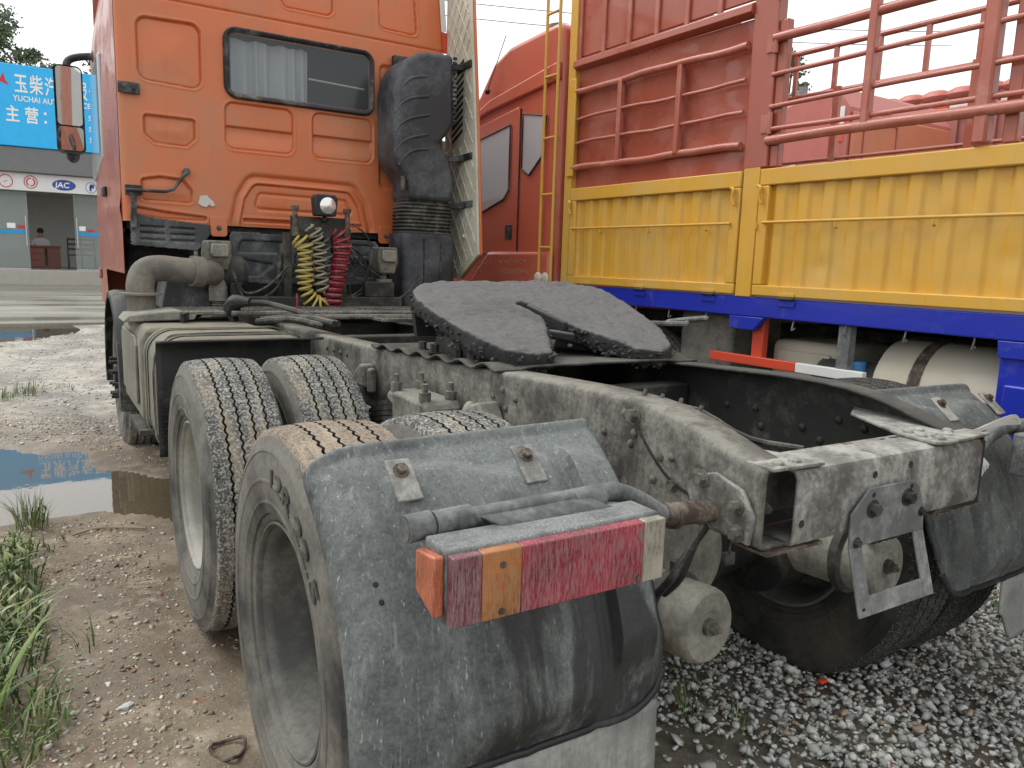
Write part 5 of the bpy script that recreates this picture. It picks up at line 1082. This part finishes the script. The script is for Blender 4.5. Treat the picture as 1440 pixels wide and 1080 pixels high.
# ---- rear mudguards, lamps
def guard(sgn):
    R0 = .645
    us = np.linspace(0, 1, 110); s = np.linspace(0, 1, 130); x0, x1 = -1.258, -.555
    arcL = R0*math.radians(60); strL = .012; tot = arcL+strL
    U, Sg = np.meshgrid(us, s, indexing='ij'); X = x0+(x1-x0)*U; L = Sg*tot; th = np.radians(60)-np.minimum(L, arcL)/R0; drop = np.maximum(0, L-arcL)
    R = R0+.012*U
    e = (X-x0); R = R-.075*(1-np.sqrt(np.clip(1-(1-np.clip(e/.11, 0, 1))**2, 0, 1))); e2 = (x1-X); R = R-.022*(1-np.sqrt(np.clip(1-(1-np.clip(e2/.025, 0, 1))**2, 0, 1)))
    v0 = sst(.07+.02*np.sin(X*20), .14+.02*np.sin(X*20), L)
    pad = sst(-1.095-.05*sst(.4, .1, L), -1.06-.05*sst(.4, .1, L), X)*sst(-.735, -.76, X); R = R+.046*pad*v0*sst(tot, tot-.10, L)
    pad2 = sst(-.70, -.69, X)*sst(-.585, -.60, X); R = R+.034*pad2*v0*sst(.62, .50, L)
    R = R-.006*np.exp(-((X+1.075)/.012)**2)*sst(.12, .2, L)-.006*np.exp(-((X+.745)/.012)**2)*sst(.12, .2, L)+.004*np.exp(-((X+.92)/.01)**2)*sst(.2, .3, L)
    R = R+.012*sst(.028, .0, L)+.003*fbm(X*6, L*6, 3, 5)
    # rounded lower inner corner
    Y = -R*np.cos(th); Z = .512+R*np.sin(th)-drop
    corner = np.clip((X-(x1-.13))/.13, 0, 1); cut = np.maximum(0, Sg-.72)/.28; Zl = Z+.12*(1-np.sqrt(np.clip(1-corner**2, 0, 1)))*cut
    P = np.stack([X*(-sgn), Y, Zl], 2) 
    mb = MB(); mb.grid(P, flip=sgn > 0); g = mb.build('mudguard', M['guard'], TR, smooth=60, solid=.006)
    # bottom rolled strip and hanging flap
    bot = P[:, -1, :]; each('rolled_edge', M['blackflap'], g, ([(p[0], p[1]-.004, p[2]) for p in bot[::4]], [(p[0], p[1]-.002, p[2]) for p in P[-1, 30::6, :]]), lambda m, q: m.tube(q, .009, 8), smooth=50)
    k = MB(); xs = np.linspace(-1.24, -.555, 20); zs = np.linspace(0, 1, 14); xs = xs if sgn < 0 else np.linspace(-1.245, -.93, 20); XX, TT = np.meshgrid(xs, zs, indexing='ij'); ZZ = .495-TT*(.32 if sgn < 0 else .24-.12*sst(-1.05, -.93, XX)); k.grid(np.stack([XX*(-sgn), -.646+.012*np.sin(XX*9)+.03*(ZZ-.45), ZZ], 2), flip=sgn > 0); k.build('mudflap', M['flap'], g, solid=.008)
    for x, th_ in ((-1.11, 50), (-.815, 50)):
        k = MB(); t = math.radians(th_); Rb = R0+.050; c = np.array([x*(-sgn), -Rb*math.cos(t), .512+Rb*math.sin(t)]); nn = np.array([0, -math.cos(t), math.sin(t)]); tt = np.array([0, math.sin(t), math.cos(t)])*-1
        tt = np.array([0, -math.sin(t), -math.cos(t)]); Rm = np.stack([[1, 0, 0], tt, nn], 1); k.obox(c+nn*.006+tt*.02, (.055, .10, .006), Rm)
        bp = k.build('guard_bracket', M['beam'], TR, bevel=.003); k = MB(); k.bolt(c+nn*.008, nn, .011, .012); k.build('bolt', M['rusty'], bp)
    each('drilled_hole', M['dark'], g, ((-1.20, 33), (-1.195, 30)), lambda m, q: m.lathe([(.006, 0), (.0005, .0008)], (q[0]*(-sgn), -(R0+.006)*math.cos(math.radians(q[1])), .512+(R0+.006)*math.sin(math.radians(q[1]))), (0, -math.cos(math.radians(q[1])), math.sin(math.radians(q[1]))), 10))
    # tube bracket from the frame
    m = lambda p: (p[0]*(-sgn), p[1], p[2])
    path = [(-1.205, -.685, 1.018), (-1.09, -.685, 1.02), (-.88, -.685, 1.024), (-.80, -.685, 1.026), (-.745, -.68, 1.022), (-.68, -.672, .995), (-.61, -.665, .955), (-.56, -.66, .938), (-.47, -.655, .932)]
    k = MB(); k.tube([m(p) for p in spline(path, 40)], .0195, 14); tb = k.build('guard_tube', M['tubegrey'], TR)
    each('tube_sleeve', M['tubegrey'], tb, ((-1.203, -1.157), (-1.152, -1.08), (-.86, -.79)), lambda mm, q: mm.tube([m((q[0], -.685, 1.019)), m((q[1], -.685, 1.022))], .0245, 14))
    k = MB(); k.tube([m((-.60, -.664, .948)), m((-.44, -.655, .931))], .026, 12); k.tube([m((-.575, -.662, .942)), m((-.56, -.66, .94))], .030, 12); cl = k.build('tube_clamp', M['rusty'], TR)
    k = MB(); k.prism([(-.765, .885), (-.775, .95), (-.74, 1.0), (-.66, 1.022), (-.59, 1.0), (-.575, .96), (-.62, .90)], 'x', (-.448)*(-sgn), (-.436)*(-sgn)); pp = k.build('tube_flange', M['beam'], TR, bevel=.003)
    each('bolt', M['bolt'], pp, ((-.73, .965), (-.735, .905), (-.625, 1.0)), lambda mm, q: mm.bolt(m((-.448, q[0], q[1])), (sgn, 0, 0), .013, .016))
    # tail lamp
    k = MB(); k.box(*sorted(((-1.183)*(-sgn), (-.736)*(-sgn))), -.797, -.715, .890, 1.016); hs = k.build('tail_lamp', M['housing'], TR, bevel=.006)
    k = MB(); k.add([m(p) for p in ((-1.08, -.690, 1.03), (-.85, -.690, 1.035), (-.80, -.735, 1.014), (-1.04, -.735, 1.014))], [(0, 1, 2, 3)] if sgn < 0 else [(3, 2, 1, 0)]); k.build('lamp_bracket', M['tubegrey'], hs, solid=.006)
    L0, L1 = -1.181, -.738; W = L1-L0
    for nm, a, b, mt in (('plum_lens', 0, .12, 'lens_plum'), ('amber_lens', .12, .29, 'lens_amber'), ('red_lens', .29, .885, 'lens_red'), ('clear_lens', .885, 1, 'lens_clear')):
        k = MB(); xa, xb = sorted(((L0+W*a+.0004)*(-sgn), (L0+W*b-.0004)*(-sgn))); k.box(xa, xb, -.818, -.795, .893, 1.010); k.build(nm, M[mt], hs, bevel=.0025)
    each('lens_screw', M['rusty'], hs, ((-1.09, .905), (-.80, .905), (-.80, .985), (-1.09, .985)), lambda mm, q: mm.cyl(m((q[0], -.8175, q[1])), m((q[0], -.8205, q[1])), .006, n=10))
    k = MB(); xa, xb = sorted(((-1.203)*(-sgn), (-1.184)*(-sgn))); k.prism([(-.795, .905), (-.725, .93), (-.725, 1.0), (-.795, 1.008)], 'x', xa, xb); k.build('side_marker', M['marker'], hs, bevel=.004)
guard(-1); guard(1)
# plastic strapping knotted round the right tube
def strap():
    k = MB(); r = np.random.default_rng(2)
    for i in range(6): 
        p = [(.44+.02*i, -.70, 1.03-.01*i), (.47+.01*i, -.73, 1.045), (.60+.03*i, -.74, 1.06+.008*i), (.74, -.73, 1.05)] if i < 3 else [(.46, -.72, 1.02), (.445+.01*i, -.76, .97), (.45+.012*i, -.765, .90+.01*i), (.52-.01*i, -.75, .96), (.50, -.72, 1.02)]
        P = spline(p, 16)
        for q in range(15): k.beam(P[q], P[q+1], .011, .0015, (0, 1, 0))
    k.build('strapping_band', plain('white_strapping', (.50, .50, .46), .4), TR)
strap()
# ================================================================== STAKE TRUCK on the right (local frame: x away from us, y forward)
def stake_truck():
    T = thing('stake_truck', 'red cargo truck with yellow drop sides, red stake bars and blue bed rail parked alongside', 'truck', (1.95, 0, 0), .0225)
    Yb = -3.6; W = 2.40
    # bed floor and blue edge rail
    MB().box(.06, W-.06, Yb, 3.16, 1.20, 1.30).build('bed_floor', M['frame_dark'], T)
    rl = each('bed_rail', M['blue'], T, ((.0, .06), (W-.06, W)), lambda m, q: m.box(q[0], q[1], Yb, 3.20, 1.195, 1.312), bevel=.006)[0]
    for y in (1.40, -.15): 
        k = MB(); k.prism([(y-.16, 1.193), (y-.09, 1.115), (y+.09, 1.115), (y+.10, 1.193)], 'x', .0, .055); k.build('rail_gusset', M['blue'], rl, bevel=.004)
    k = MB(); k.box(.02, .5, -.33, -.06, .55, 1.195); k.box(-.01, .02, -.30, -.10, .6, 1.0); k.build('mudguard_bracket', M['blue'], T, bevel=.01)
    # drop sides: frame, corrugated sheet, rods, hinges
    def side(nm, y0, y1, x, outward):
        k = MB(); fx0, fx1 = (x-.012, x+.045) if outward < 0 else (x-.045, x+.012)
        k.box(fx0, fx1, y0, y1, 1.322, 1.385); k.box(fx0-.001, fx1+.001, y0, y1, 1.955, 2.05); k.box(fx0, fx1, y0, y0+.07, 1.385, 1.955); k.box(fx0, fx1, y1-.07, y1, 1.385, 1.955); f = k.build(nm, M['yellow'], T, bevel=.007)
        n = int((y1-y0-.14)/.0045); ys = np.linspace(y0+.065, y1-.065, n); ph = (ys-y0)/.158 % 1
        d = .016*(sst(.06, .24, ph)-sst(.56, .74, ph)); zs = np.linspace(1.37, 1.97, 26); Yg, Zg = np.meshgrid(ys, zs, indexing='ij'); D = np.tile(d[:, None], (1, 26))+fbm(Yg*4, Zg*4, 3, 12)*.010
        for cy, cz, s in ((-.05, 1.55, .06), (.25, 1.72, .05), (-.2, 1.42, .04), (.9, 1.5, .05)): D -= .008*np.exp(-(((Yg-cy)/s)**2+((Zg-cz)/s)**2))
        k = MB(); k.grid(np.stack([x+.028*(-outward)*1.0+outward*D, Yg, Zg], 2), flip=outward < 0); k.build('corrugated_sheet', M['yellow'], f, smooth=50)
        if outward < 0:
            k = MB(); k.tube([(x-.022, y0+.05, 1.745), (x-.022, y1-.05, 1.745)], .0085, 8)
            for y in np.arange(y0+.25, y1, .52): k.tube([(x-.022, y, 1.745), (x-.022, y, 1.71), (x-.002, y, 1.705)], .006, 6)
            k.build('tie_rod', M['yellow'], f)
            for y in (y0+.2, y1-.25, (y0+y1)/2 if y1-y0 < 2 else y0+1.6):
                k = MB(); k.box(x-.019, x-.0125, y-.055, y+.055, 1.325, 1.345); hg = k.build('hinge', M['yellow'], f, bevel=.002); k = MB(); k.box(x-.009, x-.001, y-.055, y+.055, 1.268, 1.300); k.build('hinge_leaf', M['blue'], hg, bevel=.002); k = MB(); k.cyl((x-.014, y-.055, 1.3135), (x-.014, y+.055, 1.3135), .0075, n=10); k.build('hinge_pin', M['frame_dark'], hg)
            for y in (y0+.03, y1-.03):
                k = MB(); k.tube(spline([(x-.025, y+.03, 1.955), (x-.035, y, 1.94), (x-.035, y+.01, 1.90), (x-.03, y-.005, 1.85)], 10), .010, 7); k.build('latch_hook', M['yellow'], f)
    side('drop_side', 1.475, 3.155, 0, -1); side('drop_side', Yb, 1.335, 0, -1); side('far_drop_side', Yb, 3.15, W, 1)
    k = MB(); k.box(-.005, .05, 1.345, 1.465, 1.31, 2.07); k.build('side_post', M['yellow'], T, bevel=.006)
    k = MB(); k.box(-.010, .07, 3.16, 3.245, 1.30, 3.75); k.box(-.030, -.011, 3.12, 3.20, 2.14, 2.86); k.build('corner_post', M['yellow'], T, bevel=.006)
    # red upper works
    k = MB(); k.box(-.006, .07, 1.30, 1.475, 2.06, 3.70); k.box(.01, .06, 1.24, 1.30, 2.06, 2.86); p = k.build('stake_post', M['redpaint'], T, bevel=.006)
    for z in (2.30, 2.74):
        k = MB(); k.cyl((-.014, 1.295, z-.06), (-.014, 1.295, z+.06), .014, n=10); k.box(-.016, -.004, 1.31, 1.36, z-.05, z+.05); k.build('hinge', M['redbar'], p)
    ys = np.linspace(1.475, 3.16, 60); zs = np.linspace(2.055, 2.92, 40); Yg, Zg = np.meshgrid(ys, zs, indexing='ij'); D = fbm(Yg*1.7, Zg*1.9, 4, 15)*.05
    k = MB(); k.grid(np.stack([.035+D, Yg, Zg], 2), flip=True); k.build('side_sheet', M['redpaint'], T, smooth=60)
    k = MB(); k.prism([(.0, 2.925), (-.035, 2.94), (-.03, 2.985), (.05, 3.02), (.05, 2.925)], 'y', 1.475, 3.16); k.build('ledge', M['redpaint'], T, bevel=.004)
    for i, y in enumerate(np.arange(1.5, 3.15, .277)):
        k = MB(); k.box(.022, .045, y, y+.265, 3.02, 3.72); pn = k.build('upper_panel', M['redpaint'], T, bevel=.006); k = MB(); k.box(.004, .022, y+.235, y+.275, 3.0, 3.72); k.build('panel_rib', M['redbar'], pn, bevel=.004)
    def bar(y0, y1, z, r, x=-.01, nm='stake_bar', z1=None):
        t = np.linspace(0, 1, 14); ph = (z*37) % 6.28; k = MB(); k.tube(np.stack([x+.006*np.sin(t*7+ph), y0+(y1-y0)*t, z+.005*np.sin(t*9+ph*2)+.003*np.sin(t*23+ph)], 1), r, 12); k.build(nm, M['redbar'], T)
    for z, r in ((2.765, .024), (2.565, .0125), (2.385, .0125), (2.20, .024)): bar(1.50, 3.15, z, r)
    for y in (2.03, 2.61):
        k = MB(); k.box(-.035, .012, y-.02, y+.02, 2.20, 2.765); k.build('stake_upright', M['redbar'], T, bevel=.008)
    for z, r in ((2.765, .026), (2.575, .0135), (2.40, .0135), (2.265, .0135), (2.205, .028), (2.98, .014), (3.2, .026)): bar(Yb, 1.31, z, r)
    k = MB(); [k.box(-.036, .014, y-.022, y+.022, 2.22, 3.0) for y in (.70,)]; k.build('stake_upright', M['redbar'], T, bevel=.008)
    k = MB(); k.box(-.03, .04, .095, .165, 2.06, 3.7); k.build('stake_post', M['redbar'], T, bevel=.012)
    k = MB(); k.box(.02, .07, -.01, .05, 2.06, 3.7); k.build('stake_post', M['redpaint'], T, bevel=.006)
    # far side rails with pickets
    fs = empty('far_stake_side', T); each('far_stake_rail', M['redbar'], fs, ((3.40, .024), (3.02, .022), (2.72, .015), (2.45, .015), (2.2, .02)), lambda m, q: m.tube([(W-.04, Yb, q[0]), (W-.04, 3.1, q[0])], q[1], 10))
    for y in np.arange(Yb+.2, 3.1, .40):
        k = MB(); k.box(W-.055, W-.025, y-.018, y+.018, 3.02, 3.40); k.build('picket', M['redbar'], fs)
    for y in np.arange(Yb+.4, 3.1, 1.15):
        k = MB(); k.box(W-.07, W-.03, y-.03, y+.03, 2.05, 3.05); k.build('far_upright', M['redbar'], fs)
    k = MB(); k.box(.07, W, 3.17, 3.21, 1.3, 3.6); k.build('head_board', M['redpaint'], T)
    # ladder
    ld = empty('ladder', T); each('ladder_rail', M['yellow'], ld, (3.345, 3.515), lambda m, y: m.tube([(-.035, y, 1.30), (-.035, y, 3.75)], .013, 8))
    for z in (1.60, 2.02, 2.46, 2.93, 3.40): k = MB(); k.tube([(-.035, 3.345, z), (-.035, 3.515, z)], .011, 8); k.build('rung', M['yellow'], ld)
    # cab
    prof = [(3.36, 1.0), (3.36, 3.02), (3.37, 3.30), (3.46, 3.35), (4.15, 3.31), (4.42, 3.22), (4.66, 2.98), (5.0, 2.75), (5.30, 2.2), (5.42, 1.9), (5.45, .75), (4.9, .75), (4.75, 1.05), (4.1, 1.05), (3.95, .85)]
    k = MB(); k.prism(prof, 'x', .02, 2.34); cb = k.build('cab_body', M['redcab'], T, bevel=.05, segs=4, smooth=50)
    k = MB(); k.prism([(3.38, 2.90), (4.45, 2.80), (4.85, 2.72), (4.80, 2.78), (4.40, 2.90), (3.38, 3.04)], 'x', -.012, .03); k.build('roof_fairing_step', M['redcab'], cb, bevel=.012)
    k = MB(); k.prism([(3.950, 1.55), (4.840, 1.55), (4.990, 2.1), (4.740, 2.68), (3.950, 2.78)], 'x', .004, .028); dr = k.build('cab_door', M['redcab'], cb, bevel=.012)
    k = MB(); k.prism([(4.060, 2.10), (4.140, 2.02), (4.590, 1.90), (4.890, 2.10), (4.680, 2.56), (4.060, 2.64)], 'x', -.004, .006); w = k.build('door_window', M['carglass'], dr, bevel=.004)
    k = MB(); wp = [(4.060, 2.10), (4.140, 2.02), (4.590, 1.90), (4.890, 2.10), (4.680, 2.56), (4.060, 2.64), (4.060, 2.10)]; k.tube([(-.006, y, z) for y, z in wp], .008, 6); k.build('window_seal', M['black'], w)
    k = MB(); k.prism([(3.885, 2.26), (3.770, 2.20), (3.590, 2.34), (3.540, 2.65), (3.885, 2.71)], 'x', .010, .026); w = k.build('quarter_window', M['carglass'], cb, bevel=.003)
    k = MB(); k.tube([(.008, y, z) for y, z in [(3.885, 2.26), (3.770, 2.20), (3.590, 2.34), (3.540, 2.65), (3.885, 2.71), (3.885, 2.26)]], .008, 6); k.build('window_seal', M['black'], w)
    k = MB(); k.box(-.004, .02, 4.0, 4.11, 1.67, 1.80); k.build('door_handle', M['black'], cb, bevel=.008)
    k = MB(); k.box(.012, .018, 3.925, 3.935, 1.55, 2.76); k.build('door_gap', M['dark'], cb)
    k = MB(); k.prism([(3.38, 1.0), (4.50, 1.0), (4.66, 1.30), (4.35, 1.565), (3.38, 1.565)], 'x', -.035, .03); sk = k.build('lower_skirt', M['redcab'], cb, bevel=.03, segs=3)
    # stencilled notes: most are worn to strokes, drawn as worn strokes
    k = MB(); r = np.random.default_rng(3)
    def worn(y, z, n, h, w):
        for i in range(n):
            for s in range(4):
                a = y-i*w*1.25-r.uniform(0, w*.8); b = z+r.uniform(0, h*.7)
                if r.random() < .5: k.box(-.0375, -.0365, a-w*.4, a, b, b+h*.12)
                else: k.box(-.0375, -.0365, a-w*.12, a, b, b+h*.4)
    worn(4.12, 1.46, 8, .05, .042); worn(4.42, 1.44, 3, .055, .042); worn(4.12, 1.37, 9, .055, .042); worn(4.66, 1.37, 4, .06, .05)
    k.build('worn_lettering', plain('worn_white_paint', (.52, .38, .34), .7), sk)
    each('marker_lamp', M['fairing'], T, (3.50, 3.40), lambda m, y: m.ball((-.05, y, 1.35), (.02, .05, .05)))
    k = MB(); k.cyl((.5, 4.1, 3.30), (.5, 4.1, 3.55), .10, n=16); k.build('roof_vent', M['chamber'], T)
    k = MB(); k.tube([(-.03, 4.42, 2.98), (.0, 4.18, 3.40)], .004, 5); k.ball((-.03, 4.42, 2.97), .025); k.build('aerial', M['black'], T); k = MB(); k.tube([(-.02, 4.80, 2.72), (-.15, 4.95, 2.80), (-.2, 5.1, 2.8)], .02, 7); k.build('mirror_arm', M['black'], T)
    k = MB(); k.box(-.25, -.14, 5.05, 5.12, 2.2, 2.8); k.build('mirror_housing', M['black'], T, bevel=.03)
    # under-bed equipment: side guard, tanks
    k = MB(); k.box(.03, .07, 1.02, 1.66, .900, .955); k.build('side_guard', M['redwarn'], T, bevel=.004); k = MB(); k.box(.031, .071, .60, 1.018, .900, .955); k.build('side_guard', M['white'], T, bevel=.004)
    k = MB(); k.box(.06, .11, 1.28, 1.36, .9, 1.19); k.build('guard_stay', M['redwarn'], T, bevel=.004); k = MB(); k.box(.04, .10, .70, .77, .86, 1.19); k.build('guard_stay', M['plate'], T, bevel=.004)
    k = MB(); k.box(.22, .75, .86, 1.34, .70, 1.06); bt = k.build('battery_box', M['beige'], T, bevel=.05, segs=3); k = MB(); k.box(.20, .222, .92, 1.28, .78, 1.0); k.tube([(.19, 1.2, .93), (.19, 1.0, .93)], .012, 6); k.build('box_cover', M['beige'], bt, bevel=.02)
    k = MB(); k.lathe([(.001, -.46), (.22, -.46), (.275, -.42), (.28, -.38), (.28, .38), (.275, .42), (.22, .46), (.001, .46)], (.36, .16, .85), (0, 1, 0), 30); tk = k.build('fuel_tank', M['beige'], T, smooth=40)
    k = MB(); k.lathe([(.283, -.03), (.287, -.03), (.287, .03), (.283, .03)], (.36, .36, .85), (0, 1, 0), 30); k.build('tank_strap', M['rusty'], tk)
    k = MB(); k.cyl((.14, .70, .94), (.14, .70, 1.0), .045, n=14); k.build('filler_cap', plain('blue_cap', (.05, .20, .45), .4), T, bevel=.012)
    k = MB(); k.lathe([(.001, -.2), (.13, -.18), (.15, -.1), (.15, .3), (.001, .34)], (.25, .66, .84), (0, 1, 0), 20); k.build('air_tank', M['black'], T)
    k = MB(); k.box(.25, 1.2, 1.68, 2.15, .5, 1.18); k.build('mud_panel', M['chamber'], T, bevel=.03)
    each('chassis_rail', M['dark'], T, ((.74, .82, Yb, 5.2, .82, 1.12), (1.58, 1.66, Yb, 5.2, .82, 1.12), (.85, 1.55, .2, 3.0, .6, .9)), lambda m, q: m.box(*q))
    each('tarp_hook', M['plate'], T, np.arange(-.6, 3.1, .33), lambda m, y: m.tube(spline([(.03, y, 1.195), (.02, y, 1.16), (.03, y+.01, 1.135), (.045, y, 1.15)], 6), .005, 5))
    src = bpy.data.objects['tyre']; 
    for x, y in ((.20, 4.42), (2.2, 4.42), (.25, -2.2), (2.15, -2.2), (.25, 2.55), (2.15, 2.55)):
        w = empty('wheel', T, (x, y, .512+.0)); t = src.copy(); COL.objects.link(t); t.parent = w; rr = MB(); rr.lathe([(.296, -.12), (.26, -.02), (.1, .0), (.001, .0)], (0, 0, 0), (1, 0, 0), 24); rr.build('rim', M['rim_grey'], w)
stake_truck()

# ================================================================== TRUCKS BEYOND
def far_trucks():
    T = thing('tractor_truck', 'faded orange tractor cab seen through the red stake bars on the right', 'truck', (0, 0, .05))
    prof = [(4.1, .9), (4.1, 3.35), (4.3, 3.62), (4.8, 3.55), (6.1, 3.1), (6.4, 1.8), (6.4, .9)]
    k = MB(); k.prism(prof, 'x', 6.45, 8.7); b = k.build('cab_body', M['pink_far'], T, bevel=.06, segs=3)
    k = MB(); k.box(6.55, 8.6, 4.06, 4.10, 1.6, 3.3); rp = k.build('rear_panel', M['orange_far'], b, bevel=.02)
    each('pressed_rib', M['pink_far'], rp, ((6.75, 6.77, 2.75, 3.2), (7.4, 7.42, 2.75, 3.2), (6.75, 7.42, 2.73, 2.75), (6.75, 7.42, 3.2, 3.22), (6.75, 7.42, 2.4, 2.42)), lambda m, q: m.box(q[0], q[1], 4.045, 4.06, q[2], q[3]))
    k = MB(); k.box(6.44, 6.452, 4.12, 4.30, 3.15, 3.35); k.build('reflective_tape', M['white'], b); k = MB(); k.box(6.44, 6.452, 4.12, 4.30, 2.95, 3.15); k.build('reflective_tape', M['redwarn'], b)
    k = MB(); k.prism([(4.75, 2.1), (5.9, 2.05), (5.7, 2.6), (4.75, 2.75)], 'x', 6.44, 6.452); k.build('door_window', M['carglass'], b)
    k = MB(); k.box(6.7, 7.4, 3.0, 5.0, .6, .95); k.box(7.1, 8.0, -1.5, 4.1, .75, 1.05); k.build('chassis', M['dark'], T)
    k = MB(); k.tube([(6.5, 4.9, 3.62), (6.52, 5.6, 3.55)], .02, 6); k.build('air_horn', M['plate'], b); k = MB(); k.cyl((6.6, 4.85, 3.50), (6.6, 4.85, 3.70), .05, n=12); k.build('roof_vent', M['plate'], b)
    src = bpy.data.objects['tyre']
    for x, y in ((6.62, 5.3), (8.5, 5.3), (6.62, -.5), (8.5, -.5)):
        w = empty('wheel', T, (x, y, .46)); t = src.copy(); COL.objects.link(t); t.parent = w
    T2 = thing('box_truck', 'faded red corrugated box truck with red and white tape beyond the stake bars', 'truck', (0, 0, .05))
    k = MB(); 
    x0, x1, y0, y1 = 9.35, 11.7, 2.5, 8.4
    k.box(x0+.03, x1, y0+.03, y1, 1.15, 3.95); bx = k.build('cargo_box', M['box_far'], T2, bevel=.02)
    for i, y in enumerate(np.arange(y0+.1, y1-.1, .26)):
        k = MB(); k.box(x0-.005, x0+.031, y, y+.14, 1.2, 3.80); k.build('side_rib', M['box_far'], bx, bevel=.008)
    for i, x in enumerate(np.arange(x0+.1, x1-.1, .26)):
        k = MB(); k.box(x, x+.14, y0-.005, y0+.031, 1.2, 3.80); k.build('end_rib', M['box_far'], bx, bevel=.008)
    for i, y in enumerate(np.arange(y0+.05, y1-.3, .34)):
        k = MB(); k.box(x0-.012, x0-.006, y, y+.30, 3.62, 3.80); k.build('reflective_tape', M['white'] if i % 2 else M['redwarn'], bx)
    for i, x in enumerate(np.arange(x0+.05, x1-.3, .34)):
        k = MB(); k.box(x, x+.30, y0-.012, y0-.006, 3.62, 3.80); k.build('reflective_tape', M['white'] if i % 2 else M['redwarn'], bx)
    each('rolled_tarp', M['pink_far'], bx, range(16), lambda m, i: m.ball((x0+.08, y0+.1+i*.37, 3.95), (.12, .24, .10), 10, 6))
    k = MB(); k.box(x0+.2, x1-.2, y0, y1+1.8, .6, 1.1); k.prism([(8.5, .8), (8.5, 3.0), (8.8, 3.2), (10.2, 2.9), (10.5, .8)], 'x', x0+.05, x1-.05); k.build('cab_body', M['pink_far'], T2, bevel=.05)
    for x, y in ((x0+.2, 3.4), (x1-.2, 3.4), (x0+.2, 9.6), (x1-.2, 9.6)):
        w = empty('wheel', T2, (x, y, .46)); t = src.copy(); COL.objects.link(t); t.parent = w
far_trucks()
tree('leafy_tree', (26.5, 13.5, .2), 7.0, 1.3, 2200, 5, 'small leafy tree in the gap right of the box truck', .16, 18)
tree('leafy_tree', (22.6, 18.5, .2), 10.2, 1.2, 1800, 6, 'leafy tree top rising behind the faded orange cab', .18, 14)

# power lines
def lines():
    for i, (a, b, lab) in enumerate([((-6, 46, 16.4), (46, 26, 16.0), 'thin dark power line crossing the sky, the upper of two'), ((-6, 46, 15.7), (46, 26, 15.2), 'thin dark power line crossing the sky, the lower of two')]):
        a = np.array(a); b = np.array(b); t = np.linspace(0, 1, 24)[:, None]; P = a*(1-t)+b*t; P[:, 2] -= 1.2*4*(t*(1-t))[:, 0]
        k = MB(); k.tube(P, .022, 5); tag(k.build('power_line', M['dark']), lab, 'cable', 'power lines over the yard')
    for i, (a, b, lab) in enumerate([((12, 14, 4.7), (30, 3, 5.0), 'thin overhead wire low over the box truck, the upper of two'), ((12, 14, 4.4), (30, 3, 4.6), 'thin overhead wire low over the box truck, the lower of two')]):
        a = np.array(a); b = np.array(b); t = np.linspace(0, 1, 16)[:, None]; k = MB(); k.tube(a*(1-t)+b*t, .008, 5); tag(k.build('power_line', M['dark']), lab, 'cable', 'power lines over the yard')
lines()

# ================================================================== LITTER AND SMALL THINGS
def small():
    k = MB(); P = [(-1.29+.045*math.cos(a)+.012*math.sin(2*a), .395+.055*math.sin(a), gz(-1.29, .395)+.008+.006*math.sin(3*a)) for a in np.linspace(0, 6.6, 40)]
    k.tube(P, .0055, 6); tag(k.build('wire_loop', M['rusty']), 'muddy loop of wire lying on the path beside the rear tyre', 'wire')
    z = gz(.60, -.27)+.035; k = MB(); k.obox((.60, -.27, z), (.035, .022, .012), None); o = k.build('litter', M['redwarn'], bevel=.004); tag(o, 'small red and white scrap of litter on the gravel', 'litter')
    k = MB(); k.obox((.622, -.285, z+.004), (.018, .02, .010), None); k.build('white_end', M['white'], o, bevel=.003)
    z = gz(-1.42, 2.62); k = MB(); k.tube(spline([(-1.62, 2.55, z+.012), (-1.5, 2.60, z+.014), (-1.38, 2.56, z+.012), (-1.28, 2.50, z+.012)], 14), .006, 6); tag(k.build('twig', plain('dry_twig', (.30, .24, .16), .8)), 'thin dry twig lying across the path below the puddle', 'twig')
    r = np.random.default_rng(8); nb = 0
    for x, y, s, lab in ((-1.83, 2.42, .055, 'pale flat stone in the grass below the puddle'), (-1.78, 2.20, .045, 'broken brown stone beside the weeds'), (-1.86, 2.05, .06, 'grey stone half hidden in the weeds'), (-1.53, .78, .035, 'flat grey stone chip in the middle of the path')):
        V, F = ROCKS[nb*5 % len(ROCKS)]; nb += 1; k = MB(); k.add(V*np.array([s, s*.8, s*.45])+np.array([x, y, gz(x, y)+s*.1]), [tuple(f) for f in F]); tag(k.build('stone', ST[(2, 5, 0, 4)[nb-1]], smooth=0), lab, 'stone', 'larger loose stones on the path')
small()
